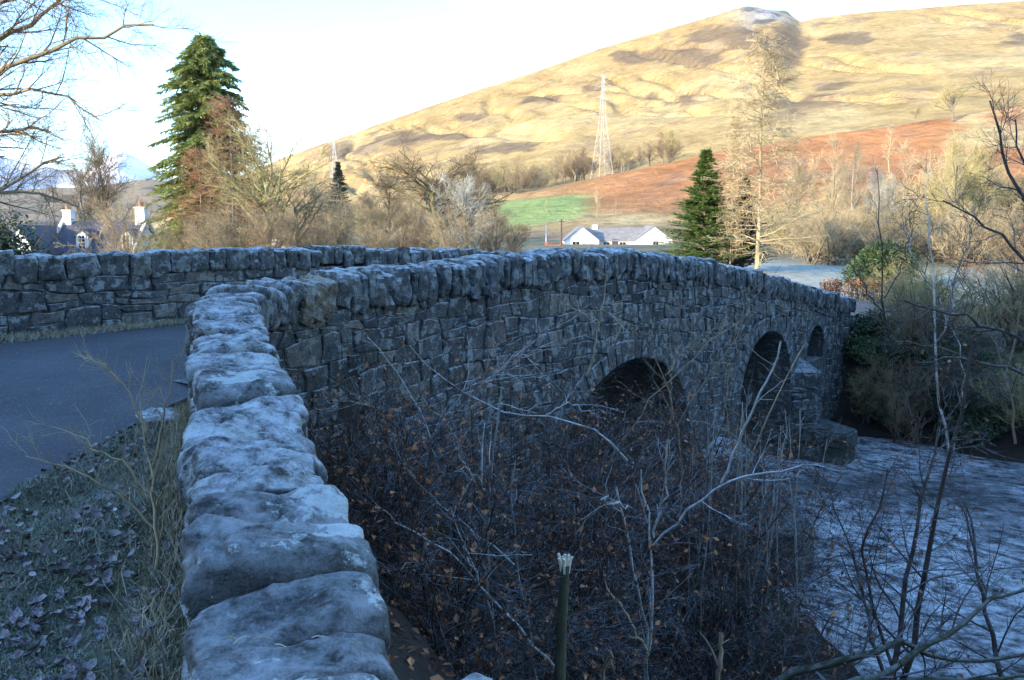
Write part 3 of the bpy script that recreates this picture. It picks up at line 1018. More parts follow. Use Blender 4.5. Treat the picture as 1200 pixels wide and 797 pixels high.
# arch: (centre, half span, springing z, crown z, sill z)
ARCH = [(6.5, 1.85, -3.3, -1.84, BASE), (11.62, 1.28, -3.15, -1.95, BASE), (14.36, 0.52, -2.55, -2.10, -2.85)]
def soffit(s):
    for (c, a, zs, zc, _) in ARCH:
        if abs(s - c) < a:
            return zs + (zc - zs) * math.sqrt(max(0, 1 - ((s - c) / a) ** 2))
    return None
def in_arch(s, z, pad=0.0):
    for (c, a, zs, zc, zl) in ARCH:
        if abs(s - c) < a + pad and z > zl - pad:
            x = (s - c) / (a + pad)
            if z < zs + (zc + pad - zs) * math.sqrt(max(0, 1 - x * x)): return True
    return False
n0, n1 = -0.05, FARN - PW + 0.05
ss = list(np.linspace(0.15, BL, 100))
for (c, a, *_r) in ARCH:
    ss += [c - a, c - a + 1e-4, c + a - 1e-4, c + a] + list(c + a * np.sin(np.linspace(-1.5, 1.5, 26)))
ss = sorted(set(np.round(ss, 5)))
mb = MB()
for k in range(len(ss) - 1):
    sa, sb = ss[k], ss[k + 1]
    if sb - sa < 2e-4: continue
    sm = (sa + sb) / 2
    segs = []
    so = soffit(sm)
    za, zb = float(cop(sa)) - 0.27, float(cop(sb)) - 0.27
    ra, rb = float(cop(sa)) - 1.06, float(cop(sb)) - 1.06
    if so is None:
        segs.append((BASE, BASE, za, zb))
    else:
        fa, fb = soffit(min(max(sa, sm - (sm - sa) * .9999), sb)) or so, soffit(sm + (sb - sm) * .9999) or so
        segs.append((fa, fb, za, zb))
        sill = [A for A in ARCH if abs(sm - A[0]) < A[1]][0][4]
        if sill > BASE + 0.1: segs.append((BASE, BASE, sill, sill))
        mb.add(np.stack([P3(sa, n0, fa), P3(sb, n0, fb), P3(sb, n1, fb), P3(sa, n1, fa)]) - bo, [[0, 3, 2, 1]])
        if sill > BASE + 0.1:
            mb.add(np.stack([P3(sa, n0, sill), P3(sb, n0, sill), P3(sb, n1, sill), P3(sa, n1, sill)]) - bo, [[0, 1, 2, 3]])
    for (b0, b1, t0, t1) in segs:
        mb.add(np.stack([P3(sa, n0, b0), P3(sb, n0, b1), P3(sb, n0, t1), P3(sa, n0, t0)]) - bo, [[0, 1, 2, 3]])
        fz0, fz1 = (float(cop_far(sa)) - .27, float(cop_far(sb)) - .27) if t0 == za else (t0, t1)
        mb.add(np.stack([P3(sa, n1, b0), P3(sb, n1, b1), P3(sb, n1, fz1), P3(sa, n1, fz0)]) - bo, [[0, 3, 2, 1]])
    # parapets: tops and inner faces, deck between
    for (na, nb_) in ((n0, -PW + 0.04), (n1, FARN - 0.04)):
        if na == n1: za, zb, ra, rb = [float(cop_far(v)) - e for e in (0.27, 1.03) for v in (sa, sb)]
        mb.add(np.stack([P3(sa, na, za), P3(sb, na, zb), P3(sb, nb_, zb), P3(sa, nb_, za)]) - bo, [[0, 1, 2, 3]])
        mb.add(np.stack([P3(sa, nb_, ra), P3(sb, nb_, rb), P3(sb, nb_, zb), P3(sa, nb_, za)]) - bo, [[0, 1, 2, 3]])
    mb.add(np.stack([P3(sa, -PW + .04, ra), P3(sb, -PW + .04, rb), P3(sb, FARN - .04, float(cop_far(sb)) - 1.03), P3(sa, FARN - .04, float(cop_far(sa)) - 1.03)]) - bo, [[0, 1, 2, 3]])
for (c, a, zs, zc, zl) in ARCH:                 # jambs through the bridge
    for e in (c - a, c + a):
        mb.add(np.stack([P3(e, n0, zl), P3(e, n1, zl), P3(e, n1, zs), P3(e, n0, zs)]) - bo, [[0, 1, 2, 3]])
for e in (0.15, BL):
    z_ = float(cop(e)) - 1.06
    mb.add(np.stack([P3(e, n0, BASE), P3(e, n1, BASE), P3(e, n1, z_), P3(e, n0, z_)]) - bo, [[0, 1, 2, 3]])
    for (na, nb_) in ((n0, -PW + 0.04), (n1, FARN - 0.04)):
        mb.add(np.stack([P3(e, na, z_), P3(e, nb_, z_), P3(e, nb_, z_ + .79), P3(e, na, z_ + .79)]) - bo, [[0, 1, 2, 3]])
mb.build('spandrel_wall', M['mortar'], bridge)

# river-face rubble
rng = np.random.RandomState(11)
def bpos(u, v):
    return P3(u, n0, float(cop(u)) - 0.28 - v) - bo
def keep_face(o):
    for (u, v) in o:
        z = float(cop(u)) - 0.28 - v
        if u < 0.05 or u > BL: return None
        if in_arch(u, z, 0.22): return None
        if z < -5.0: return None
    return o
outl = masonry(rng, 0.1, BL, 4.6, 0.12, 0.26, 0.14, 0.40, gap=0.005, split=0.35)
nrm_o = np.array([NV[0], NV[1], 0.0])
nst = 0
# size in view decides which are parts: work in world space then shift back
def bpos_w(u, v): return bpos(u, v) + bo
class _Shift: pass
items = []
for o in outl:
    if keep_face(o) is None: continue
    V, q, t_ = stone_geom(rng, o, bpos_w, nrm_o, 0.02)
    q, t_ = orient(V, q, t_, nrm_o)
    c = V.mean(0)
    items.append((np.prod(o.max(0) - o.min(0)) / (c @ c), V, q, t_, c))
items.sort(key=lambda a: -a[0])
rest = MB()
for k, (_, V, q, t_, c) in enumerate(items):
    if k < 300:
        obj('wall_stone', make_mesh('wall_stone', V - c, q, t_, M['rubble_warm' if rng.rand() < 0.1 else 'rubble'], False), bridge, loc=c - bo)
    else:
        rest.add(V - bo, q, t_)
# inner face of the river-side parapet and the downstream face join the rest
for (nn, sgn, dmax) in ((-PW + 0.04, -1, 0.72),):
    for o in masonry(rng, 0.2, BL, dmax, 0.14, 0.24, 0.2, 0.42):
        f = lambda u, v: P3(u, nn, float(cop(u)) - 0.28 - v) - bo
        V, q, t_ = stone_geom(rng, o, f, nrm_o * sgn, 0.03)
        q, t_ = orient(V, q, t_, nrm_o * sgn)
        rest.add(V, q, t_)
def dpos(u, v): return P3(u, n1, float(cop_far(u)) - 0.28 - v) - bo
for o in masonry(rng, 0.1, BL, 4.4, 0.16, 0.3, 0.2, 0.5):
    if keep_face(o) is None: continue
    V, q, t_ = stone_geom(rng, o, dpos, -nrm_o, 0.03)
    q, t_ = orient(V, q, t_, -nrm_o)
    rest.add(V, q, t_)
ro = rest.build('small_wall_stones', M['rubble'], bridge, smooth=False)
ro['kind'] = 'stuff'

# voussoirs round the arches (river face)
for (c, a, zs, zc, zl) in ARCH:
    rise = zc - zs
    ang = np.linspace(0, math.pi, 400)
    ex, ez = c - a * np.cos(ang), zs + rise * np.sin(ang)
    dl = np.r_[0, np.cumsum(np.hypot(np.diff(ex), np.diff(ez)))]
    cnt = max(9, int(dl[-1] / (0.17 if a > 1 else 0.13)))
    cuts = np.linspace(0, dl[-1], cnt + 1) + np.r_[0, rng.uniform(-.02, .02, cnt - 1), 0]
    for k in range(cnt):
        V = []
        for (lc, sh) in ((cuts[k], 0.006), (cuts[k + 1], -0.006)):
            aa = np.interp(lc + sh, dl, ang)
            nx_, nz_ = -math.cos(aa) * rise, math.sin(aa) * a
            ln = math.hypot(nx_, nz_)
            nx_, nz_ = nx_ / ln, nz_ / ln
            dd = 0.24 + 0.10 * (((k * 7919) % 5) / 4) * (a > 1)
            for dr in (-0.012, dd * (0.8 if a < 1 else 1)):
                s_, z_ = c - a * math.cos(aa) + nx_ * dr, zs + rise * math.sin(aa) + nz_ * dr
                V.append((s_, z_))
        V = np.array(V)[[0, 1, 3, 2]]
        pr = 0.012 + rng.uniform(0, 0.018)
        cc = V.mean(0)
        V2 = cc + (V - cc) * 0.9
        pts = np.concatenate([P3(V[:, 0], n0 - 0.4, V[:, 1]), P3(V[:, 0], n0 + pr * .5, V[:, 1]), P3(V2[:, 0], n0 + pr, V2[:, 1])]) - bo
        q = [[r * 4 + i, r * 4 + (i + 1) % 4, (r + 1) * 4 + (i + 1) % 4, (r + 1) * 4 + i] for r in (0, 1) for i in range(4)] + [[8, 9, 10, 11]]
        q = np.array(q)
        v0 = np.cross(pts[9] - pts[8], pts[10] - pts[8])
        if v0 @ nrm_o < 0: q = q[:, ::-1]
        cm = pts.mean(0)
        obj('voussoir', make_mesh('voussoir', pts - cm, q, None, M['rubble'], False), bridge, loc=cm)

# piers: river ledges and the cutwater with its sloping cap
def ledge(s0, s1, na, nb_, z0, z1, name='pier_ledge', cut=0.0):
    mb = MB()
    g = 14
    P = []
    prof = [(s0, na), (s0, nb_), (s0 + cut, nb_ + 0.0), (s1, nb_), (s1, na)]
    V, Q = _CS[8]
    W_ = V.copy()
    d = V / (np.abs(V) ** 40).sum(1, keepdims=True) ** (1 / 40)
    sv = (s0 + s1) / 2 + d[:, 0] * (s1 - s0) / 2
    nv = (na + nb_) / 2 + d[:, 1] * (nb_ - na) / 2
    zv = (z0 + z1) / 2 + d[:, 2] * (z1 - z0) / 2
    pts = P3(sv, nv, zv)
    pts = pts + 0.05 * np.stack([fbm(pts / 0.5, 3), fbm(pts / 0.5 + 9, 3), 0.6 * fbm(pts / 0.4 + 20, 3)], -1)
    mb.add(pts - bo, Q[:, ::-1] if False else Q)
    return mb.build(name, M['ledge'], bridge, smooth=True)
def ledge_blocks(s0, s1, na, nb_, z1):
    o = ledge(s0 + .05, s1 - .05, na, nb_ - .05, -5.6, z1 - .05)
    for (face, ln) in (('s', nb_ + .3), ('n', s1 - s0)):
        if face == 's': f = lambda u, v: P3(s0 + .05, nb_ - u, z1 - .02 - v) - bo; nr = np.array([-UV[0], -UV[1], 0.])
        else: f = lambda u, v: P3(s0 + u, nb_ - .05, z1 - .02 - v) - bo; nr = nrm_o
        for ol in masonry(rng, 0.0, ln, 1.1, .30, .42, .45, .85, gap=.008, split=.1):
            ol[:, 0] = np.clip(ol[:, 0], 0, ln)
            if np.ptp(ol[:, 0]) < .1: continue
            V, q, t_ = stone_geom(rng, ol, f, nr, .05)
            q, t_ = orient(V, q, t_, nr)
            c = V.mean(0)
            obj('ledge_block', make_mesh('ledge_block', V - c, q, t_, M['ledge'], False), bridge, loc=c)
    f = lambda u, v: P3(s0 + u, nb_ - v, z1 - .05) - bo
    up = np.array([0, 0, 1.])
    for ol in masonry(rng, 0.0, s1 - s0, nb_ + .2, .45, .7, .5, .95, gap=.01, split=.1):
        ol[:, 0] = np.clip(ol[:, 0], 0, s1 - s0)
        if np.ptp(ol[:, 0]) < .1: continue
        V, q, t_ = stone_geom(rng, ol, f, up, .05)
        q, t_ = orient(V, q, t_, up)
        c = V.mean(0)
        obj('ledge_slab', make_mesh('ledge_slab', V - c, q, t_, M['ledge'], False), bridge, loc=c)
def inside(poly, pt):
    r = False
    for k in range(len(poly)):
        (xa, ya), (xb, yb) = poly[k], poly[k - 1]
        if (ya > pt[1]) != (yb > pt[1]) and pt[0] < (xb - xa) * (pt[1] - ya) / (yb - ya) + xa: r = not r
    return r
def ledge_poly(poly, z1):
    pp = [XY(*p_) for p_ in poly]
    mb = MB()
    mb.prism([p_ - B0 for p_ in pp], -5.6 + 4.7, z1 - .04 + 4.7)
    mb.build('pier_ledge', M['ledge'], bridge)
    cen = np.mean(pp, 0)
    for k in range(len(pp)):
        pa, pb = pp[k], pp[(k + 1) % len(pp)]
        if poly[k][1] < 0 and poly[(k + 1) % len(pp)][1] < 0: continue
        ln = np.linalg.norm(pb - pa); d_ = (pb - pa) / ln
        nn = np.array([d_[1], -d_[0], 0.])
        if nn[:2] @ ((pa + pb) / 2 - cen) < 0: nn = -nn
        f = lambda u, v: np.array([*(pa + d_ * u), z1 - .03 - v]) - bo
        for ol in masonry(rng, 0.0, ln, .95, .26, .38, .4, .8, gap=.007, split=.1):
            ol[:, 0] = np.clip(ol[:, 0], 0, ln)
            if np.ptp(ol[:, 0]) < .1: continue
            V, q, t_ = stone_geom(rng, ol, f, nn, .03)
            q, t_ = orient(V, q, t_, nn)
            c = V.mean(0)
            obj('ledge_block', make_mesh('ledge_block', V - c, q, t_, M['ledge'], False), bridge, loc=c)
    s0, s1 = min(p_[0] for p_ in poly), max(p_[0] for p_ in poly)
    n1_ = max(p_[1] for p_ in poly)
    f = lambda u, v: P3(u, n1_ - v, z1 - .04) - bo
    up = np.array([0, 0, 1.])
    for ol in masonry(rng, s0, s1, n1_, .35, .5, .4, .8, gap=.008, split=.1):
        if sum(inside(poly, (u, n1_ - v)) for u, v in ol) < 8: continue
        V, q, t_ = stone_geom(rng, ol, f, up, .03)
        q, t_ = orient(V, q, t_, up)
        c = V.mean(0)
        obj('ledge_slab', make_mesh('ledge_slab', V - c, q, t_, M['ledge'], False), bridge, loc=c)
ledge_poly([(6.1, -.6), (6.75, 2.25), (7.3, 2.3), (10.3, 0.1), (10.3, -.6)], -3.97)
ledge_poly([(12.75, -1.4), (12.95, 1.05), (13.5, 1.1), (14.2, 0.1), (14.2, -1.4)], -4.0)
def cutwater(s0, s1, nt, zt, zcap, name='cutwater'):
    mb = MB()
    sm = (s0 + s1) / 2
    V = np.stack([P3(s0, n0 - .1, -4.2), P3(sm, nt, -4.2), P3(s1, n0 - .1, -4.2), P3(s0, n0 - .1, zt), P3(sm, nt, zt), P3(s1, n0 - .1, zt), P3(sm, n0 - .1, zcap)]) - bo
    mb.add(V, [[0, 1, 4, 3], [1, 2, 5, 4]], [[3, 4, 6], [4, 5, 6]])
    o = mb.build(name, M['rubble'], bridge)
    for (ea, eb) in (((s0, n0), (sm, nt)), ((sm, nt), (s1, n0))):
        pa, pb = XY(*ea), XY(*eb)
        d_ = (pb - pa) / np.linalg.norm(pb - pa)
        nn = np.array([d_[1], -d_[0], 0])
        if nn[:2] @ NV < 0: nn = -nn
        ln = np.linalg.norm(pb - pa)
        for ol in masonry(rng, 0.1, ln - 0.08, zt + 4.1, 0.16, 0.3, 0.2, 0.45):
            if ol[:, 0].max() > ln or ol[:, 0].min() < 0: continue
            f = lambda u, v: np.array([*(pa + d_ * u), zt - 0.03 - v]) - bo
            V, q, t_ = stone_geom(rng, ol, f, nn, 0.015)
            q, t_ = orient(V, q, t_, nn)
            c = V.mean(0)
            obj('cutwater_stone', make_mesh('cutwater_stone', V - c, q, t_, M['rubble'], True), bridge, loc=c)
cutwater(8.5, 10.25, 0.7, -3.75, -3.5)
cutwater(12.98, 13.78, 0.42, -2.95, -2.6)

# copes of the river-side parapet: upright slabs, fanned round the corner, leaning at first
rng = np.random.RandomState(21)
end_w = A2 + DW * lens_[-1]
ctrl = np.array([-2.36, 6.86])
pts_path = []
p2 = XY(0.9, -PW / 2)
for f in np.linspace(0, 1, 30)[:-1]:
    pts_path.append((1 - f) ** 2 * end_w + 2 * f * (1 - f) * ctrl + f * f * p2)
pts_path = np.array(pts_path + [XY(s, -PW / 2) for s in np.linspace(0.9, BL + 0.1, 160)])
cl = np.r_[0, np.cumsum(np.linalg.norm(np.diff(pts_path, axis=0), axis=1))]
l = 0.0
while l < cl[-1]:
    d = rng.uniform(0.09, 0.19) if l < 2.2 else rng.uniform(0.09, 0.24)
    lm = l + d / 2
    p = np.array([np.interp(lm, cl, pts_path[:, 0]), np.interp(lm, cl, pts_path[:, 1])])
    pq = np.array([np.interp(lm + 0.05, cl, pts_path[:, 0]), np.interp(lm + 0.05, cl, pts_path[:, 1])])
    T = (pq - p) / (np.linalg.norm(pq - p) + 1e-9)
    s_, n_ = SN(*p)
    ztop = wing_top(lens_[-1] + l) if l < 0.5 else float(cop(s_))
    if l < 0.5: ztop = ztop * (1 - l / 0.5) + float(cop(max(s_, 0.0))) * (l / 0.5)
    hh = rng.uniform(0.16, 0.195)
    big = lm < 2.6
    V, Q = boulder(rng, (d / 2 * 0.99, 0.24 + rng.uniform(-.02, .03), hh), 8 if lm < 9 else 4, k=rng.uniform(6, 11), amp=0.036, strata=0.012 if big else 0.0)
    V[:, 2] -= 0.3 * np.clip(np.abs(V[:, 1]) - 0.12, 0, 1) ** 1.4
    lean = (rng.uniform(0.15, 0.42) if lm < 1.8 else rng.uniform(-0.12, 0.2)) * -1
    R = frame((T[0], T[1], 0.0), lean)
    c = np.array([*p, ztop - hh + rng.uniform(-0.04, 0.03)])
    mat = M['ochre_cope'] if (0.75 < lm < 1.75 and rng.rand() < 0.38) else M['cope_far']
    obj('coping_stone', make_mesh('coping_stone', V @ R.T, Q, None, mat, lm < 1.2), bridge, loc=c - bo)
    l += d
# copes of the opposite parapet on the bridge and its rubble inner face belong to the opposite wall
opp = empty('opposite_parapet', (*XY(0, FARN - PW / 2), -1.4), 'coursed rubble wall with squared copes along the far side of the road', 'wall')
oo = np.array([*XY(0, FARN - PW / 2), -1.4])
rng = np.random.RandomState(31)
l = -7.0
while l < BL:
    d = rng.uniform(0.2, 0.42) if l < 3.5 else rng.uniform(0.16, 0.32)
    lm = l + d / 2
    hh = rng.uniform(0.135, 0.165)
    V, Q = boulder(rng, (d / 2 * 0.99, 0.25, hh), 8 if -0.6 < lm < 6 else 4, k=rng.uniform(8, 14), amp=0.034)
    R = frame((UV[0], UV[1], 0.0), rng.uniform(-0.08, 0.08))
    c = np.array([*XY(lm, FARN - PW / 2), float(cop_far(lm)) - hh + 0.02 + rng.uniform(-0.035, 0.03)])
    obj('coping_stone', make_mesh('coping_stone', V @ R.T, Q, None, M['rubble_warm'] if rng.rand() < 0.07 else M['cope_far'], False), opp, loc=c - oo)
    l += d
mb = MB()
for k, (sa, sb) in enumerate(zip(np.linspace(-7, 0.1, 15)[:-1], np.linspace(-7, 0.1, 15)[1:])):
    za, zb = float(cop_far(sa)) - 0.27, float(cop_far(sb)) - 0.27
    for (nn, rev) in ((FARN - 0.04, False), (n1, True)):
        qd = np.stack([P3(sa, nn, -3.5), P3(sb, nn, -3.5), P3(sb, nn, zb), P3(sa, nn, za)]) - oo
        mb.add(qd, [[0, 3, 2, 1]] if rev else [[0, 1, 2, 3]])
    mb.add(np.stack([P3(sa, FARN - .04, za), P3(sb, FARN - .04, zb), P3(sb, n1, zb), P3(sa, n1, za)]) - oo, [[0, 1, 2, 3]])
mb.add(np.stack([P3(-7, FARN - .04, -3.5), P3(-7, n1, -3.5), P3(-7, n1, float(cop_far(-7)) - .27), P3(-7, FARN - .04, float(cop_far(-7)) - .27)]) - oo, [[0, 1, 2, 3]])
mb.build('wall_core', M['mortar'], opp)
def opos(u, v): return P3(u, FARN - 0.04, float(cop_far(u)) - 0.24 - v) - oo
cnt = 0
for o in masonry(rng, -6.8, 9.5, 0.80, 0.15, 0.27, 0.18, 0.55, split=0.45):
    V, q, t_ = stone_geom(rng, o, opos, nrm_o, 0.03)
    q, t_ = orient(V, q, t_, nrm_o)
    c = V.mean(0)
    r = rng.rand()
    mat = M['rubble'] if r < 0.55 else M['rubble_warm'] if r < 0.9 else M['cope']
    obj('wall_stone', make_mesh('wall_stone', V - c, q, t_, mat, False), opp, loc=c)
    cnt += 1

# ------------------------------------------------------------------ plants: prototypes of height 1, base at the origin
TREE = {}
def proto_tree(kind, seed):
    key = (kind, seed)
    if key in TREE: return TREE[key]
    rng = np.random.RandomState(100 + seed * 7 + len(kind) * 31)
    tr, cr_ = MB(), MB()
    if kind == 'oak':
        pts = np.array([[0, 0, -0.03], [0.005, 0, .08], [.01, .01, .18], [.0, .02, .3], [.02, .02, .42], [.01, .03, .58]])
        pts[1:, :2] += rng.randn(5, 2) * .008
        P = resample(pts, 8)[None]; R = np.linspace(.030, .010, 8)[None]
        tr.tubes(P, R, 8)
        P1, R1 = sprout(rng, P, R, 13, .35, 1.0, .85, .2, .46, .18, 8, .13, .05, .62, .004, .25)
        tr.tubes(P1, R1, 5)
        P2, R2 = sprout(rng, P1, R1, 8, .25, 1, .75, .25, .19, .3, 6, .18, .05, .55, .0022, .35)
        cr_.tubes(P2, R2, 4)
        P3_, R3 = sprout(rng, P2, R2, 8, .2, 1, .7, .3, .085, .3, 4, .2, .03, .6, .0012, .3)
        cr_.tubes(P3_, R3, 3)
        P4, R4 = sprout(rng, P3_, R3, 5, .2, 1, .7, .3, .042, .3, 3, .2, .02, .7, .0009, .3)
        cr_.tubes(P4, R4, 3)
    elif kind == 'ash':                         # upright, open crown
        pts = np.array([[0, 0, -.03], [.0, 0, .2], [.01, .01, .4], [.0, .02, .6], [.02, .0, .8]])
        pts[1:, :2] += rng.randn(4, 2) * .012
        P = resample(pts, 9)[None]; R = np.linspace(.017, .005, 9)[None]
        tr.tubes(P, R, 7)
        P1, R1 = sprout(rng, P, R, 18, .18, 1.0, .7, .18, .42, .2, 8, .08, .08, .6, .003, .45)
        tr.tubes(P1, R1, 5)
        P2, R2 = sprout(rng, P1, R1, 8, .25, 1, .6, .2, .17, .3, 5, .13, .06, .55, .0018, .4)
        cr_.tubes(P2, R2, 4)
        P3_, R3 = sprout(rng, P2, R2, 8, .2, 1, .6, .3, .08, .3, 4, .15, .04, .6, .001, .3)
        cr_.tubes(P3_, R3, 3)
        P4, R4 = sprout(rng, P3_, R3, 5, .3, 1, .6, .3, .04, .3, 3, .15, .04, .7, .0008, .3)
        cr_.tubes(P4, R4, 3)
    elif kind == 'birch':
        pts = np.array([[0, 0, -.03], [.01, 0, .25], [.0, .01, .5], [.015, .0, .75], [.01, .0, 1.0]])
        pts[1:, :2] += rng.randn(4, 2) * .015
        P = resample(pts, 10)[None]; R = np.linspace(.013, .002, 10)[None]
        tr.tubes(P, R, 6)
        P1, R1 = sprout(rng, P, R, 26, .22, .98, .6, .15, .30, .25, 7, .09, .05, .5, .0022, .6)
        cr_.tubes(P1, R1, 4)
        P2, R2 = sprout(rng, P1, R1, 9, .2, 1, .6, .25, .11, .3, 5, .14, -.02, .55, .0012, .4)
        cr_.tubes(P2, R2, 3)
        P3_, R3 = sprout(rng, P2, R2, 5, .2, 1, .6, .3, .055, .3, 3, .15, -.05, .6, .0008, .3)
        cr_.tubes(P3_, R3, 3)
    elif kind == 'larch':
        pts = np.array([[0, 0, -.03], [.004, 0, .3], [-.004, .0, .6], [.0, .0, 1.0]])
        P = resample(pts, 14)[None]; R = np.linspace(.0085, .0012, 14)[None]
        tr.tubes(P, R, 7)
        P1, R1 = sprout(rng, P, R, 130, .12, .985, 1.45, .16, .23, .3, 8, .07, .02, .34, .0016, .86)
        cr_.tubes(P1, R1, 4)
        P2, R2 = sprout(rng, P1, R1, 10, .2, 1, .9, .3, .062, .35, 5, .16, -.02, .55, .0010, .4, flat=.4)
        cr_.tubes(P2, R2, 3)
        P3_, R3 = sprout(rng, P2, R2, 4, .2, 1, .8, .3, .026, .3, 3, .15, -.03, .6, .0007, .3)
        cr_.tubes(P3_, R3, 3)
    elif kind == 'shrub':                       # many stems from the ground, dense
        K = 16
        base = np.zeros((K, 2, 3)); base[:, :, :2] = (rng.randn(K, 2) * .06)[:, None]
        base[:, 0, 2] = -.03; base[:, 1, 2] = .02
        D = rng.randn(K, 3) * .38; D[:, 2] = 1
        P = np.empty((K, 9, 3)); P[:, 0] = base[:, 0]
        D /= np.linalg.norm(D, axis=1, keepdims=True)
        for k in range(1, 9):
            D = D + rng.randn(K, 3) * .1
            D /= np.linalg.norm(D, axis=1, keepdims=True)
            P[:, k] = P[:, k - 1] + D * (.09 + .04 * rng.rand(K, 1))
        R = np.linspace(.011, .003, 9)[None] * np.ones((K, 1))
        tr.tubes(P, R, 5)
        P1, R1 = sprout(rng, P, R, 9, .15, 1, .65, .25, .28, .3, 6, .14, .03, .55, .002, .4)
        cr_.tubes(P1, R1, 4)
        P2, R2 = sprout(rng, P1, R1, 8, .15, 1, .65, .3, .12, .3, 4, .17, .02, .55, .0014, .35)
        cr_.tubes(P2, R2, 3)
        P3_, R3 = sprout(rng, P2, R2, 5, .2, 1, .65, .3, .06, .3, 3, .17, .02, .6, .001, .3)
        cr_.tubes(P3_, R3, 3)
    elif kind in ('fir', 'cone', 'spruce'):
        pts = np.array([[0, 0, -.03], [0, 0, .5], [0, 0, 1.0]])
        P = resample(pts, 12)[None]; R = np.linspace(.017, .0015, 12)[None]
        tr.tubes(P, R, 7)
        if kind == 'fir':   nb, L0, prof = 620, .225, lambda z: np.interp(z, [0, .1, .35, .6, .8, .93, 1], [.95, 1.0, .95, .78, .62, .40, .05])
        elif kind == 'cone': nb, L0, prof = 560, .25, lambda z: np.interp(z, [0, .08, .2, .5, .8, 1], [.8, 1.0, .95, .62, .25, .02])
        else: nb, L0, prof = 360, .27, lambda z: np.interp(z, [0, .1, .5, .85, 1], [.9, 1, .6, .2, .02])
        zz = np.sort(rng.uniform(.03, .995, nb)); az = rng.uniform(0, 2 * np.pi, nb)
        ln = L0 * prof(zz) * np.clip(1 + .22 * rng.randn(nb), .45, 1.35)
        n = 7
        tt = np.linspace(0, 1, n)
        droop = -.32 if kind == 'fir' else -.05
        rise = .25 if kind != 'fir' else .12
        out = np.stack([np.cos(az), np.sin(az)], 1)
        PB = np.empty((nb, n, 3))
        PB[..., :2] = (out[:, None] * tt[None, :, None]) * ln[:, None, None] + rng.randn(nb, n, 2) * .004
        PB[..., 2] = zz[:, None] + ln[:, None] * (rise * tt + droop * tt ** 2)[None]
        RB = np.linspace(.0035, .0008, n)[None] * np.ones((nb, 1))
        cb = MB(); tr.tubes(PB, RB, 3)
        # needle sprays along each branch: side twigs as narrow blades
        per = 160 if kind == 'fir' else 130
        bi = np.repeat(np.arange(nb), per)
        u = rng.uniform(.12, 1.02, len(bi)) ** .75
        x = np.clip(u * (n - 1), 0, n - 1.001); i = x.astype(int); f = (x - i)[:, None]
        c = PB[bi, i] * (1 - f) + PB[bi, i + 1] * f
        d = PB[bi, i + 1] - PB[bi, i]
        d /= np.linalg.norm(d, axis=1, keepdims=True)
        side = np.cross(d, [0, 0, 1.0]); side /= np.linalg.norm(side, axis=1, keepdims=True) + 1e-9
        sg = rng.choice([-1, 1], len(bi))[:, None]
        dirv = d * .7 + side * sg * rng.uniform(.3, 1.1, (len(bi), 1)) + rng.randn(len(bi), 3) * .28
        dirv[:, 2] += -.25 if kind == 'fir' else .05
        dirv /= np.linalg.norm(dirv, axis=1, keepdims=True)
        sl = (.034 if kind == 'fir' else .03) * np.clip(1 + .35 * rng.randn(len(bi), 1), .3, 1.8) * (1.05 - .5 * u[:, None])
        wd = np.cross(dirv, rng.randn(len(bi), 3)); wd /= np.linalg.norm(wd, axis=1, keepdims=True) + 1e-9
        wv = wd * sl * .09
        V = np.stack([c - wv * .5, c + dirv * sl * .55 - wv, c + dirv * sl, c + dirv * sl * .55 + wv], 1)
        cr_.add(V.reshape(-1, 3), np.arange(len(V) * 4).reshape(-1, 4))
    TREE[key] = (tr.mesh('trunk', M['bark_grey'], True), cr_.mesh('crown', M['twig_brown'], False))
    return TREE[key]

def plant(name, label, cat, kind, seed, x, Y, ytop, wide=1.0, mats=('bark_grey', 'twig_tan'), group=None, zb=None, rotz=None, parts=('trunk', 'crown'), tilt=0.0):
    """x: photo column of the foot; Y: distance; ytop: photo row of the top"""
    top = at_y(x, ytop, Y)
    X = top[0]
    z0 = float(ground_z(X, Y)) if zb is None else zb
    h = max(0.3, top[2] - z0)
    rz = rotz if rotz is not None else random.Random(seed * 77 + int(x)).uniform(0, 6.28)
    root = empty(name, (X, Y, z0), label, cat, group, rot=(0, tilt, rz), scale=(h * wide, h * wide, h))
    a, b_ = proto_tree(kind, seed)
    obj(parts[0], a, root, mat=M[mats[0]])
    obj(parts[1], b_, root, mat=M[mats[1]])
    return root

KW = {'oak': 'spreading', 'ash': 'upright', 'birch': 'slender', 'shrub': 'bushy'}
TW = {'twig_tan': 'tan', 'twig_olive': 'olive', 'twig_brown': 'dark brown', 'twig_thicket': 'brown', 'twig_dark': 'blackish'}
# left of the bridge
plant('conifer_tree', 'tall dark green fir towering beside the slate-roofed cottage', 'tree', 'fir', 1, 238, 72, 42, 1.02, ('bark_grey', 'needle'))
plant('larch_tree', 'russet-twigged bare larch in front of the tall fir', 'tree', 'larch', 1, 268, 60, 112, 1.5, ('bark_grey', 'twig_russet'))
plant('larch_tree', 'second smaller russet-twigged bare larch leaning against the fir', 'tree', 'larch', 2, 232, 62, 175, 1.7, ('bark_grey', 'twig_russet'))
plant('bare_tree', 'olive-tinged spreading bare tree just right of the russet larches', 'tree', 'oak', 1, 307, 55, 128, 1.05, ('twig_olive', 'twig_olive'))
plant('bare_tree', 'grey-brown bushy bare tree behind the wall, beside the olive one', 'tree', 'oak', 2, 345, 58, 190, 1.25, ('bark_grey', 'twig_tan'))
plant('bare_tree', 'wide brown-crowned oak standing alone behind the opposite parapet', 'tree', 'oak', 3, 513, 66, 150, 1.45, ('twig_olive', 'twig_brown'))
plant('bare_tree', 'grey rime-coated bare tree growing beside the wide oak', 'tree', 'oak', 4, 547, 60, 192, 0.85, ('bark_grey', 'twig_frost'))
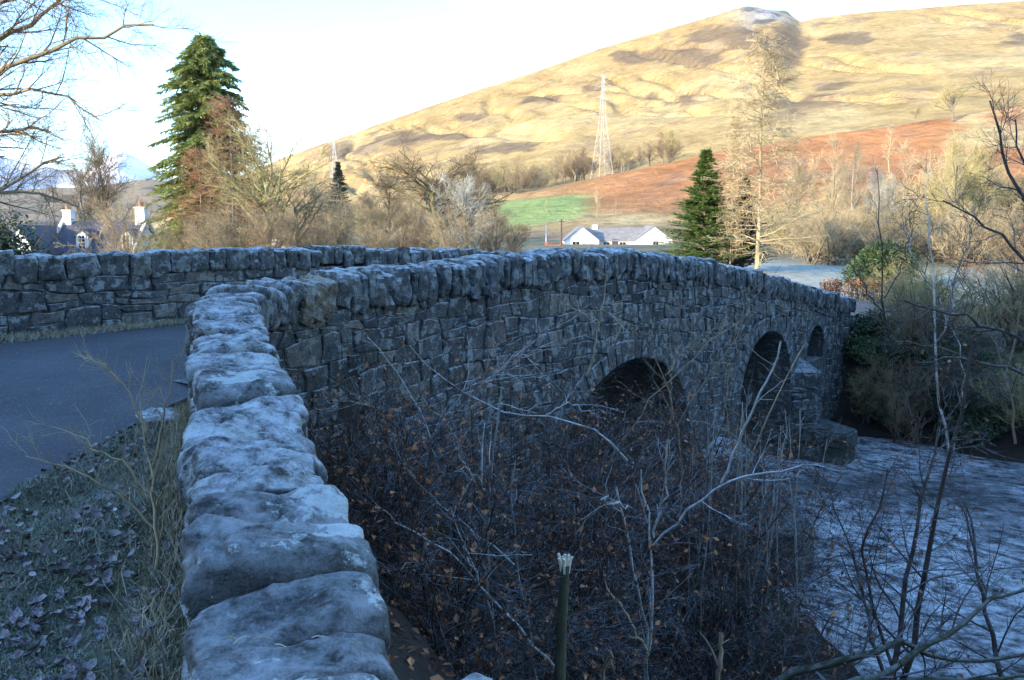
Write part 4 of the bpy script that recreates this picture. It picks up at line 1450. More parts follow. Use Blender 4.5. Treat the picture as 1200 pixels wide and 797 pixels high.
plant('bare_tree', 'slim bare tree with tan twigs left of the wide oak', 'tree', 'ash', 3, 455, 68, 205, 1.1, ('bark_grey', 'twig_tan'))
plant('conifer_tree', 'little blue-green spruce below the far pylon', 'tree', 'spruce', 1, 396, 150, 190, 0.85, ('bark_grey', 'needle_dark'))
plant('bare_tree', 'thin dark bare ash rising behind the cottage roof', 'tree', 'ash', 1, 118, 88, 172, 1.1, ('bark_grey', 'twig_brown'))
plant('bare_tree', 'forked bare ash behind the cottage, nearer its left gable', 'tree', 'ash', 2, 95, 84, 185, 1.0, ('bark_grey', 'twig_brown'))
plant('bare_shrub', 'pale straw-coloured bare shrub in front of the cottage dormers', 'shrub', 'shrub', 1, 143, 55, 225, 0.75, ('stem_tan', 'twig_tan'), parts=('stems', 'crown'))

G_l = 'bare shrubs behind the opposite parapet'
for k, (x, Y, yt, m_) in enumerate([(345, 70, 215, 'twig_tan'), (372, 64, 235, 'twig_tan'), (400, 75, 225, 'twig_tan'), (428, 66, 232, 'twig_tan'), (470, 58, 240, 'twig_brown'), (490, 75, 222, 'twig_tan'),
                                    (530, 55, 240, 'twig_tan'), (578, 62, 248, 'twig_brown'), (280, 52, 225, 'twig_tan'), (316, 50, 240, 'twig_brown'), (205, 58, 262, 'twig_olive'), (600, 80, 262, 'twig_brown'), (180, 50, 272, 'twig_olive'), (255, 50, 248, 'twig_tan'), (360, 52, 255, 'twig_brown'), (440, 54, 258, 'twig_tan')]):
    plant('bare_shrub', f'leafless {TW[m_]} shrub in the belt of bushes behind the opposite parapet', 'shrub', 'shrub', 1 + k % 3, x, Y, yt, 0.95, ('bark_grey', m_), G_l, parts=('stems', 'crown'))

# woods at the foot of the hill: separate trees, alike
def hill_z(x, Y):
    i = int(round(np.interp(x, hx, np.arange(len(hx)))))
    j = int(round(np.interp(Y, dep, np.arange(len(dep)))))
    return float(WZ[j, i])
rr_ = random.Random(5)
G_w = 'bare trees in the wood below the hill'
kinds = ['oak', 'ash', 'oak', 'birch']
for k in range(74):
    if k < 26:
        x, Y = rr_.uniform(330, 600), rr_.uniform(115, 175); hgt = rr_.uniform(5, 8.5)
    else:
        x, Y = rr_.uniform(930, 1290), rr_.uniform(78, 165); hgt = rr_.uniform(7, 12)
    z = float(ground_z((x - 600) / F * Y, Y)) if Y < 150 else hill_z(x, Y)
    yt = 398.5 - F * math.tan(math.atan2(z + hgt, Y) + TH)
    kd, tm = rr_.choice(kinds), rr_.choice(['twig_tan', 'twig_tan', 'twig_olive', 'twig_brown'])
    where = 'behind the opposite parapet' if k < 26 else 'beyond the frosty field'
    plant('bare_tree', f'{KW[kd]} leafless tree with {TW[tm]} twigs in the wood {where}', 'tree', kd, 1 + k % 3, x, Y, yt, rr_.uniform(.8, 1.15), ('bark_grey', tm), G_w, zb=z - .2)
G_h = 'bare trees along the fold of the hill'
for k in range(60):
    if k < 40: x = rr_.uniform(575, 790); Y = rr_.uniform(345, 430); hgt = rr_.uniform(9, 14)
    else: x = rr_.uniform(380, 575); Y = rr_.uniform(330, 520); hgt = rr_.uniform(9, 14)
    z = hill_z(x, Y)
    yt = 398.5 - F * math.tan(math.atan2(z + hgt, Y) + TH)
    kd, tm = rr_.choice(['oak', 'ash', 'shrub']), rr_.choice(['twig_tan', 'twig_brown', 'twig_olive'])
    where = 'strip below the tall pylon' if k < 40 else 'scatter below the far pylon'
    plant('bare_tree', f'{KW[kd]} leafless tree with {TW[tm]} twigs in the {where}', 'tree', kd, 1 + k % 3, x, Y, yt, rr_.uniform(.9, 1.3), ('bark_grey', tm), G_h, zb=z - .3)
plant('bare_tree', 'round-crowned bare tree alone on the shoulder of the bracken slope', 'tree', 'oak', 2, 1120, 330, 92, 1.15, ('bark_grey', 'twig_olive'), zb=hill_z(1120, 330))
plant('bare_tree', 'smaller bare tree beside the round-crowned one on the bracken slope', 'tree', 'oak', 1, 1074, 335, 122, 1.0, ('bark_grey', 'twig_olive'), zb=hill_z(1074, 335))
for k, (x, Y, yt) in enumerate([(640, 235, 236), (700, 215, 222), (722, 225, 232), (1045, 260, 150), (1140, 200, 160)]):
    plant('bare_tree', 'thin leafless sapling standing on the open bracken slope', 'tree', 'birch', 1 + k % 3, x, Y, yt, 1.0, ('twig_tan', 'twig_tan'), 'saplings on the bracken slope', zb=hill_z(x, Y))
plant('bare_shrub', 'low brown gorse clump at the corner of the green field', 'shrub', 'shrub', 2, 615, 185, 262, 1.6, ('bark_grey', 'twig_brown'), zb=hill_z(615, 185), parts=('stems', 'crown'))

# right of the crest
plant('conifer_tree', 'dense bright green cone-shaped conifer behind the bridge crest', 'tree', 'cone', 1, 828, 52, 176, 1.3, ('bark_grey', 'needle_lush'))
plant('conifer_tree', 'smaller dark green conifer tucked beside the tall bare larch', 'tree', 'cone', 2, 874, 54, 208, 1.1, ('bark_grey', 'needle_dark'))
plant('larch_tree', 'tall bare larch with level pale branches, above the dark conifer', 'tree', 'larch', 3, 897, 50, 46, 1.3, ('twig_tan', 'twig_tan'))
plant('larch_tree', 'thin half-dead bare larch between the two conifers', 'tree', 'larch', 4, 862, 51, 118, 0.55, ('twig_tan', 'twig_tan'))
for k, (x, yt, Y) in enumerate([(1001, 178, 92), (1008, 190, 96), (985, 200, 94)]):
    plant('birch_tree', 'pale-trunked birch in the small clump beyond the frosty field', 'tree', 'birch', 1 + k, x, Y, yt, .9, ('birch', 'twig_tan'), 'pale birches beyond the field')
plant('bare_tree', 'bluish rimed bare tree right of the pale birch clump', 'tree', 'ash', 2, 1040, 84, 205, 1.0, ('bark_grey', 'twig_frost'))
plant('bare_tree', 'tall grey bare tree in the wood beyond the evergreen dome', 'tree', 'ash', 3, 1125, 70, 165, 1.0, ('bark_grey', 'twig_olive'))

# evergreen bushes: leaves spread through uneven lobes
def leafy(name, label, cat, x, Y, zb, rx, ry, h, mat, leaf, count, seed, lobes=9, group=None, stems=True):
    rng = np.random.RandomState(seed)
    X = (x - 600) / F * (Y * cth - zb * sth)
    root = empty(name, (X, Y, zb), label, cat, group)
    C, K = [], count // lobes
    for k in range(lobes):
        a = rng.uniform(0, 6.28); r = rng.uniform(0, .62)
        c = np.array([rx * r * math.cos(a), ry * r * math.sin(a), h * rng.uniform(.28, .68) * (1 - .35 * r)])
        sz = np.array([rx, ry, h * .6]) * rng.uniform(.38, .6)
        d = rng.randn(K, 3); d /= np.linalg.norm(d, axis=1, keepdims=True)
        rad = rng.uniform(.55, 1.0, (K, 1)) ** .5
        rad *= 1 + .18 * fbm(d * 2.5 + k * 7, 3)[:, None]
        p = c + d * sz * rad
        C.append(p[p[:, 2] > .02])
    C = np.concatenate(C)
    V, q_ = leaf_quads(rng, C, leaf, .5, .3, np.array([0, -.3, .6]), .8)
    obj('foliage', make_mesh('foliage', V, q_, None, M[mat], False), root)
    if stems:
        mb = MB()
        K = 12
        P = np.empty((K, 5, 3)); d = rng.randn(K, 3) * .5; d[:, 2] = 1
        P[:, 0] = rng.randn(K, 3) * .06 * rx; P[:, 0, 2] = -.05
        for k in range(1, 5): P[:, k] = P[:, k - 1] + (d + rng.randn(K, 3) * .15) * np.array([rx * .3, ry * .3, h * .19])
        mb.tubes(P, np.linspace(.03, .01, 5)[None] * np.ones((K, 1)) * max(.4, h / 3), 5)
        mb.build('stems', M['twig_dark'], root, smooth=True)
    return root
leafy('evergreen_bush', 'large dome-shaped dark green rhododendron at the edge of the frosty field', 'bush', 1030, 42, -3.0, 1.85, 1.6, 2.75, 'ever', .075, 9000, 41, 12)
leafy('evergreen_bush', 'small yellow-green shrub just past the brown hedge', 'bush', 1092, 32, -3.1, 1.0, .9, 1.25, 'ever_yellow', .05, 3000, 42, 8)
leafy('holly_bush', 'dark holly-like evergreen behind the opposite parapet, left of the cottage', 'bush', -10, 26, -2.6, 2.1, 2.0, 3.3, 'ever_dark', .07, 7000, 43, 10)

# clipped beech hedge in two lengths with a gap
def hedge(x0, x1, Y, zb, h, label, seed):
    rng = np.random.RandomState(seed)
    Xa, Xb = (x0 - 600) / F * Y, (x1 - 600) / F * Y
    root = empty('beech_hedge', ((Xa + Xb) / 2, Y, zb), label, 'hedge')
    K = int(2600 * (Xb - Xa) / 3)
    p = np.stack([rng.uniform(-.5, .5, K) * (Xb - Xa), rng.uniform(-.35, .35, K), rng.uniform(.05, 1, K) * h], 1)
    p += .05 * rng.randn(K, 3)
    V, q_ = leaf_quads(rng, p, .045, .6)
    obj('foliage', make_mesh('foliage', V, q_, None, M['beech'], False), root)
    mb = MB()
    K = 40
    P = np.empty((K, 3, 3)); P[:, 0] = np.stack([rng.uniform(-.5, .5, K) * (Xb - Xa), rng.uniform(-.2, .2, K), np.full(K, -.05)], 1)
    P[:, 1] = P[:, 0] + np.stack([rng.randn(K) * .08, rng.randn(K) * .08, np.full(K, h * .5)], 1)
    P[:, 2] = P[:, 1] + np.stack([rng.randn(K) * .1, rng.randn(K) * .1, np.full(K, h * .45)], 1)
    mb.tubes(P, np.full((K, 3), .012), 4)
    mb.build('stems', M['twig_dark'], root)
hedge(992, 1072, 34, -3.05, 0.95, 'brown-leaved beech hedge, the longer length below the rhododendron dome', 51)
hedge(966, 986, 35, -3.05, 0.85, 'brown-leaved beech hedge, the short length next to the bridge end', 52)

# ------------------------------------------------------------------ buildings
def gable_block(mb_wall, mb_roof, x0, x1, y0, y1, z0, ze, zr, along='x', over=0.15, th=0.12):
    """walls with gables into mb_wall, two roof slabs into mb_roof"""
    if along == 'x':
        ym = (y0 + y1) / 2
        V = [(x0, y0, z0), (x1, y0, z0), (x1, y1, z0), (x0, y1, z0), (x0, y0, ze), (x1, y0, ze), (x1, y1, ze), (x0, y1, ze), (x0, ym, zr), (x1, ym, zr)]
        mb_wall.add(V, [[0, 1, 5, 4], [2, 3, 7, 6], [1, 2, 6, 5], [3, 0, 4, 7]], [[5, 6, 9], [7, 4, 8]])
        sl = (zr - ze) / (ym - y0)
        for sg, ya in ((-1, y0), (1, y1)):
            yo = ya + sg * over
            zo = ze - sl * over
            A = [(x0 - over, yo, zo), (x1 + over, yo, zo), (x1 + over, ym, zr), (x0 - over, ym, zr)]
            mb_roof.add(np.array(A + [(a, b_, c + th) for a, b_, c in A]) + np.array([0, 0, .01]), [[0, 1, 2, 3], [4, 5, 6, 7], [0, 1, 5, 4], [1, 2, 6, 5], [3, 0, 4, 7]])
    else:
        xm = (x0 + x1) / 2
        V = [(x0, y0, z0), (x1, y0, z0), (x1, y1, z0), (x0, y1, z0), (x0, y0, ze), (x1, y0, ze), (x1, y1, ze), (x0, y1, ze), (xm, y0, zr), (xm, y1, zr)]
        mb_wall.add(V, [[0, 1, 5, 4], [2, 3, 7, 6], [1, 2, 6, 5], [3, 0, 4, 7]], [[4, 5, 8], [6, 7, 9]])
        sl = (zr - ze) / (xm - x0)
        for sg, xa in ((-1, x0), (1, x1)):
            xo = xa + sg * over
            zo = ze - sl * over
            A = [(xo, y0 - over, zo), (xo, y1 + over, zo), (xm, y1 + over, zr), (xm, y0 - over, zr)]
            mb_roof.add(np.array(A + [(a, b_, c + th) for a, b_, c in A]) + np.array([0, 0, .01]), [[0, 1, 2, 3], [4, 5, 6, 7], [0, 1, 5, 4], [1, 2, 6, 5], [3, 0, 4, 7]])

def window(parent, x, y, z, w_, h_, bars=(2, 2), face=-1):
    mb = MB()
    t_ = 0.07
    for (a, b_) in (((x - w_ / 2 - t_, z - t_), (x - w_ / 2, z + h_ + t_)), ((x + w_ / 2, z - t_), (x + w_ / 2 + t_, z + h_ + t_)),
                    ((x - w_ / 2, z - t_), (x + w_ / 2, z)), ((x - w_ / 2, z + h_), (x + w_ / 2, z + h_ + t_))):
        mb.box((a[0], y - .08, a[1]), (b_[0], y - .012, b_[1]))
    for k in range(1, bars[0]):
        mb.box((x - w_ / 2 + w_ * k / bars[0] - .02, y - .06, z), (x - w_ / 2 + w_ * k / bars[0] + .02, y - .02, z + h_))
    for k in range(1, bars[1]):
        mb.box((x - w_ / 2, y - .055, z + h_ * k / bars[1] - .02), (x + w_ / 2, y - .025, z + h_ * k / bars[1] + .02))
    f = mb.build('window', M['frame_white'], parent)
    g = MB()
    g.box((x - w_ / 2, y - .035, z), (x + w_ / 2, y - .004, z + h_))
    g.build('pane', M['glass'], f)

# white H-plan house beyond the crest
Yh = 125.0
px = lambda x, Y: at_y(x, 280, Y)[0]
pz = lambda y, Y: at_y(700, y, Y)[2]
zg = -3.9
hw = empty('white_house', (px(725, Yh), Yh, zg), 'long white single-storey house with two front gables beyond the bridge crest', 'house')
ho = np.array([px(725, Yh), Yh, zg])
wl, rf, rf2, rf3 = MB(), MB(), MB(), MB()
X = lambda x: px(x, Yh) - ho[0]
Z = lambda y: pz(y, Yh) - zg
gable_block(wl, rf, X(662), X(702), 0, 8.0, 0, Z(282), Z(266), 'y')
gable_block(wl, rf3, X(744), X(789), 0.3, 8.0, 0, Z(282), Z(265.5), 'y')
gable_block(wl, rf2, X(690), X(758), 1.2, 6.8, 0, Z(282), Z(268), 'x', over=0.2)
wl.build('wall', M['white_wall'], hw)
rf.build('roof', M['slate_brown'], hw)
rf2.build('roof', M['slate_brown'], hw)
rf3.build('roof', M['slate_brown'], hw)
mb = MB(); mb.box((X(700) - .4, 3.6, Z(271)), (X(700) + .4, 4.4, Z(263.5))); mb.build('chimney', M['white_wall'], hw)
window(hw, X(675), 0, Z(291), 1.0, 0.95)
window(hw, X(769), 0.3, Z(291), 0.8, 1.0)
for x in (712, 731): window(hw, X(x), 1.2, Z(291), 0.9, 0.85)
mb = MB(); mb.box((X(722) - .45, 1.12, 0), (X(722) + .45, 1.19, 2.0)); mb.build('door', M['slate'], hw)

# cottage with dormers on the left
Yc = 72.0
zg = -3.4
cz = empty('cottage', (px(104, Yc), Yc, zg), 'white cottage with dark slate roof, two dormers and chimneys behind the wall', 'house')
co = np.array([px(104, Yc), Yc, zg])
X = lambda x: px(x, Yc) - co[0]
Z = lambda y: at_y(100, y, Yc)[2] - zg
wl, rf = MB(), MB()
gable_block(wl, rf, X(56), X(153), 0, 6.2, 0, Z(296), Z(266) + .35, 'x', over=0.12)
wl.build('wall', M['white_wall'], cz)
rf.build('roof', M['slate'], cz)
zr = Z(266) + .35
for (xx, top, w2) in ((X(56) + .3, 1.0, .35), (X(153) - .3, 1.25, .42)):
    mb = MB(); mb.box((xx - w2, 3.1 - .4, zr - .5), (xx + w2, 3.1 + .4, zr + top)); mb.box((xx - w2 - .06, 3.1 - .46, zr + top), (xx + w2 + .06, 3.1 + .46, zr + top + .12))
    ch = mb.build('chimney', M['white_wall'], cz)
    for dy in (-.18, .18):
        mb = MB(); mb.tube([(xx, 3.1 + dy, zr + top + .1), (xx, 3.1 + dy, zr + top + .55)], [.14, .12], 8)
        mb.build('chimney_pot', M['clay'], ch)
# white skews along the gables
for xx in (X(56) - .14, X(153) + .14):
    mb = MB()
    zs0 = Z(296)
    for (ya, yb) in ((-.15, 3.1), (6.35, 3.1)):
        A = [(xx - .14, ya, zs0 - .05), (xx + .14, ya, zs0 - .05), (xx + .14, yb, zr + .18), (xx - .14, yb, zr + .18)]
        mb.add(np.array(A + [(a, b_, c + .26) for a, b_, c in A]), [[0, 3, 2, 1], [4, 5, 6, 7], [0, 1, 5, 4], [1, 2, 6, 5], [3, 0, 4, 7], [2, 3, 7, 6]])
    mb.build('gable_skew', M['white_wall'], cz)
for xd in (93.5, 146):
    xm = X(xd)
    wl, rf = MB(), MB()
    gable_block(wl, rf, xm - .5, xm + .5, .35, 2.6, Z(294) - .1, Z(277), Z(269.5), 'y', over=.13, th=.08)
    d_ = wl.build('dormer', M['white_wall'], cz)
    rf.build('dormer_roof', M['slate'], d_)
    window(cz, xm, .35, Z(292), .55, (Z(276) - Z(292)), (2, 4))
# front gabled wing
wl, rf = MB(), MB()
gable_block(wl, rf, X(30), X(70), -3.5, 2.0, 0, Z(297), Z(266), 'y', over=.1)
wl.build('wing_wall', M['white_wall'], cz)
rf.build('wing_roof', M['slate'], cz)

# pale gable half hidden by the trees
Yp = 90.0
zg = -3.4
pg = empty('pale_house', (px(322, Yp), Yp, zg), 'pale house gable half hidden behind the olive bare tree', 'house')
X = lambda x: px(x, Yp) - px(322, Yp)
wl, rf = MB(), MB()
gable_block(wl, rf, X(303), X(341), 0, 8, 0, at_y(322, 280, Yp)[2] - zg, at_y(322, 258, Yp)[2] - zg, 'y')
wl.build('wall', M['white_wall'], pg)
rf.build('roof', M['slate'], pg)
window(pg, X(322), 0, 2.3, .9, 1.1)

# low red brick garden wall, posts and poles by the white house
Yb = 119.0
rb = empty('garden_wall', (px(649, Yb), Yb, -3.9), 'short red brick garden wall left of the white house', 'wall')
mb = MB(); mb.box((-.85, -.12, 0), (.85, .12, 1.35)); mb.build('brick_panel', M['red_brick'], rb)
for sg in (-1, 1):
    mb = MB(); mb.box((sg * 1.05 - .19, -.2, 0), (sg * 1.05 + .19, .2, 1.55)); mb.box((sg * 1.05 - .24, -.25, 1.56), (sg * 1.05 + .24, .25, 1.66))
    mb.build('brick_pier', M['red_brick'], rb)
def pole(x, ytop, Y, r, mat, label, arm=True, zb=None):
    zb = float(ground_z(px(x, Y), Y)) if zb is None else zb
    top = at_y(x, ytop, Y)
    root = empty('utility_pole', (top[0], Y, zb), label, 'pole')
    mb = MB(); mb.tube([(0, 0, -.2), (0, 0, (top[2] - zb) * .5), (0, 0, top[2] - zb)], [r, r * .9, r * .8], 8); mb.build('shaft', M[mat], root, smooth=True)
    if arm:
        h = top[2] - zb
        mb = MB(); mb.box((-.5, -.05, h - .35), (.5, .05, h - .23)); a_ = mb.build('crossarm', M[mat], root)
        for xx in (-.4, 0, .4):
            mb = MB(); mb.tube([(xx, 0, h - .23), (xx, 0, h - .1)], [.04, .03], 6); mb.build('insulator', M['frame_white'], a_)
pole(658, 257, 112, .12, 'pole', 'dark wooden utility pole beside the red brick garden wall')
pole(640, 264, 122, .07, 'frame_white', 'thin white pole left of the red brick garden wall', False)
pole(797, 262, 110, .08, 'steel', 'thin grey pole right of the white house', False)

def pylon(x, ytop, Y, H, label, r):
    top = at_y(x, ytop, Y)
    root = empty('electricity_pylon', (top[0], Y, top[2] - H), label, 'pylon', rot=(0, 0, .45))
    half = lambda z: np.interp(z, [0, H * .55, H * .62, H], [H * .085, H * .028, H * .022, H * .006])
    for sx in (-1, 1):
        for sy in (-1, 1):
            zz = np.array([-1.0, 0, H * .3, H * .55, H * .62, H])
            mb = MB(); mb.tube(np.stack([sx * half(zz), sy * half(zz), zz], 1), r * 1.3, 4); mb.build('leg', M['steel'], root)
    lv = H * np.array([0, .13, .25, .35, .44, .52, .6, .68, .76, .84, .92])
    mb = MB()
    for a, b_ in zip(lv[:-1], lv[1:]):
        ha, hb_ = half(a), half(b_)
        for k in range(4):
            c0, c1 = [(-1, -1), (1, -1), (1, 1), (-1, 1)][k], [(-1, -1), (1, -1), (1, 1), (-1, 1)][(k + 1) % 4]
            mb.tube([(c0[0] * ha, c0[1] * ha, a), (c1[0] * hb_, c1[1] * hb_, b_)], r * .8, 3)
            mb.tube([(c1[0] * ha, c1[1] * ha, a), (c0[0] * hb_, c0[1] * hb_, b_)], r * .8, 3)
            mb.tube([(c0[0] * hb_, c0[1] * hb_, b_), (c1[0] * hb_, c1[1] * hb_, b_)], r * .7, 3)
    mb.build('lattice', M['steel'], root)
    for (zf, wf) in ((.66, .10), (.78, .125), (.9, .085)):
        for sg in (-1, 1):
            mb = MB()
            z, hw_ = H * zf, half(H * zf)
            tip = (sg * H * wf, 0, z)
            for sy in (-1, 1):
                mb.tube([(sg * hw_, sy * hw_, z), tip], r * .8, 3)
                mb.tube([(sg * hw_, sy * hw_, z + H * .045), tip], r * .8, 3)
            a_ = mb.build('crossarm', M['steel'], root)
            mb = MB(); mb.tube([tip, (tip[0], 0, z - H * .05)], r * .7, 4); mb.build('insulator', M['steel'], a_)
pylon(707, 88, 345, 43.5, 'tall lattice electricity pylon on the golden slope above the wood strip', .055)
pylon(391, 156, 620, 32, 'distant lattice electricity pylon above the little spruce', .09)

# ------------------------------------------------------------------ near plants, traced limbs
def grow_traced(name, label, cat, limbs, Y, r0, r1, mats, seed, levels, dsd=.25, group=None, parts=('limb', 'twigs'), leaves=None, hang=None, tipr=None):
    """limbs: photo polylines; Y: distance of the plant; each limb a part of its own, twigs grown along them"""
    rng = np.random.RandomState(seed)
    Ps = []
    for pts in limbs:
        y0 = Y + rng.randn() * dsd
        y1 = y0 + rng.randn() * dsd
        w3 = [at_y(x, y, y0 + (y1 - y0) * k / max(1, len(pts) - 1)) for k, (x, y) in enumerate(pts)]
        p = resample(np.array(w3), 12)
        p[1:-1] += rng.randn(10, 3) * .012 * Y / 6
        Ps.append(p)
    base = Ps[0][0].copy()
    root = empty(name, base, label, cat, group)
    rs_ = []
    for k, p in enumerate(Ps):
        f = 1.0 if k == 0 else rng.uniform(.55, .9)
        rs_.append(np.linspace(r0 * f, max(r1, r0 * f * .3), 12))
        mb = MB(); mb.tube(p - base, rs_[-1], 6)
        mb.build(parts[0], M[mats[0]], root, smooth=True)
    P = np.array(Ps) - base
    R = np.array(rs_)
    tw = MB()
    last = P
    for (n, ang, ln, up, rmin) in levels:
        P, R = sprout(rng, P, R, n, .15, 1.0, ang, .25, ln, .35, 5, .14, up, .5, rmin, .35)
        tw.tubes(P, R, 4 if rmin > .004 else 3)
        last = P
    tw.build(parts[1], M[mats[1]], root, smooth=False)['kind'] = 'stuff'
    if leaves:
        cnt, size, mat = leaves
        pk = last.reshape(-1, 3)
        pk = pk[rng.choice(len(pk), min(cnt, len(pk)), replace=False)] + rng.randn(min(cnt, len(pk)), 3) * .01
        V, q_ = leaf_quads(rng, pk, size, .55)
        obj('leaves', make_mesh('leaves', V, q_, None, M[mat], False), root)
    return root

# overhanging tree at the left, trunk standing left of the frame behind the opposite parapet
Yt = 15.0
limbs = [[(-120, 330), (-115, 230), (-105, 130), (-90, 20), (-80, -120)],
         [(-108, 170), (-60, 130), (0, 84), (60, 62), (90, 48), (122, 38), (152, 31), (180, 29)],
         [(-108, 150), (-50, 122), (0, 108), (50, 104), (88, 118), (116, 140)],
         [(-113, 300), (-60, 262), (0, 224), (38, 197), (72, 184)],
         [(-113, 290), (-50, 235), (0, 221), (50, 226), (92, 242)],
         [(-95, 80), (-30, 62), (20, 36), (62, 12), (95, -25)],
         [(-92, 40), (-20, 18), (40, -8), (70, -40)],
         [(-110, 200), (-40, 165), (20, 150), (60, 155)]]
grow_traced('overhanging_tree', 'bare tree reaching its long limbs in over the opposite parapet', 'tree', limbs, Yt, .075, .007, ('twig_tan', 'twig_brown'), 61, [(16, .7, 1.0, .03, .006), (9, .65, .5, .02, .004), (6, .65, .26, .02, .003)], .3)

# right-hand tree with twigs reaching into the frame, and birches on the far bank
limbs = [[(1262, 560), (1255, 400), (1245, 250), (1230, 120)],
         [(1250, 330), (1215, 260), (1185, 200), (1168, 150), (1160, 118)],
         [(1250, 300), (1220, 235), (1196, 180), (1190, 140)],
         [(1252, 380), (1200, 300), (1150, 260), (1105, 235)],
         [(1255, 430), (1190, 395), (1130, 370), (1060, 352)],
         [(1256, 470), (1200, 440), (1130, 420), (1075, 425)]]
grow_traced('bank_tree', 'dark bare alder at the river edge, its twigs reaching past the rhododendron', 'tree', limbs, 13.5, .05, .008, ('twig_dark', 'twig_dark'), 62, [(8, .7, .9, .03, .007), (7, .65, .42, .02, .0038), (4, .65, .2, .02, .0028)], .3)
limbs = [[(1112, 530), (1103, 470), (1098, 400), (1094, 330), (1088, 250), (1090, 190)],
         [(1118, 530), (1128, 470), (1126, 430), (1112, 380), (1098, 340)],
         [(1098, 400), (1118, 340), (1130, 290), (1142, 240)],
         [(1094, 340), (1072, 300), (1060, 260)]]
grow_traced('birch_tree', 'pale twin-stemmed birch on the far bank below the brown hedge', 'tree', limbs, 17.5, .03, .007, ('birch', 'twig_dark'), 63, [(9, .7, .9, .04, .007), (7, .65, .42, -.02, .004), (4, .65, .22, -.03, .003)], .25)
limbs = [[(1040, 520), (1043, 440), (1036, 350), (1030, 270), (1028, 200)], [(1037, 380), (1010, 330), (990, 300)], [(1036, 350), (1062, 300), (1075, 262)]]
grow_traced('bank_sapling', 'slender dark bare sapling on the far bank in front of the evergreen dome', 'tree', limbs, 18.5, .028, .007, ('twig_dark', 'twig_dark'), 64, [(8, .7, .7, .03, .006), (6, .65, .34, .0, .004), (3, .65, .2, .0, .003)], .2)
limbs = [[(1190, 520), (1180, 440), (1160, 380), (1140, 350), (1120, 320)], [(1185, 470), (1150, 430), (1100, 405), (1050, 400)], [(1180, 440), (1195, 380), (1205, 300), (1200, 240)]]
grow_traced('bank_tree', 'leaning brown-barked bare tree on the far bank, right of the twin birch', 'tree', limbs, 16.5, .028, .007, ('twig_brown', 'twig_dark'), 65, [(9, .7, .9, .03, .007), (7, .65, .42, .02, .004), (4, .65, .2, .02, .003)], .25)

# alders leaning over the water, lower right
limbs = [[(1052, 830), (1062, 780), (1082, 680), (1104, 570), (1128, 470), (1140, 400)],
         [(1042, 830), (1050, 760), (1062, 680), (1084, 570), (1100, 500)],
         [(1040, 810), (1022, 740), (1008, 680), (992, 630), (975, 590)],
         [(1050, 800), (1020, 700), (1012, 640), (1030, 590), (1040, 550)],
         [(1180, 830), (1160, 740), (1142, 640), (1130, 590)]]
grow_traced('alder_shrub', 'dark-stemmed alder leaning over the water, its trunks crossing the rapids', 'shrub', limbs, 7.2, .032, .006, ('twig_dark', 'twig_dark'), 66, [(10, .7, .75, .02, .004), (7, .65, .36, .02, .0024), (4, .65, .17, .02, .0016)], .3, leaves=(260, .02, 'dead_leaf'))
limbs = [[(880, 830), (915, 795), (1000, 766), (1060, 752), (1108, 774), (1160, 776), (1215, 764)],
         [(985, 805), (1040, 785), (1100, 750), (1160, 705), (1205, 690)],
         [(1000, 830), (1060, 800), (1150, 795), (1215, 790)]]
grow_traced('fallen_branch', 'thick mossy dark branch lying low across the water edge', 'branch', limbs, 5.8, .035, .01, ('moss_bark', 'twig_thicket'), 67, [(9, .7, .55, .05, .004), (6, .65, .26, .03, .0024), (3, .65, .13, .02, .0016)], .2)

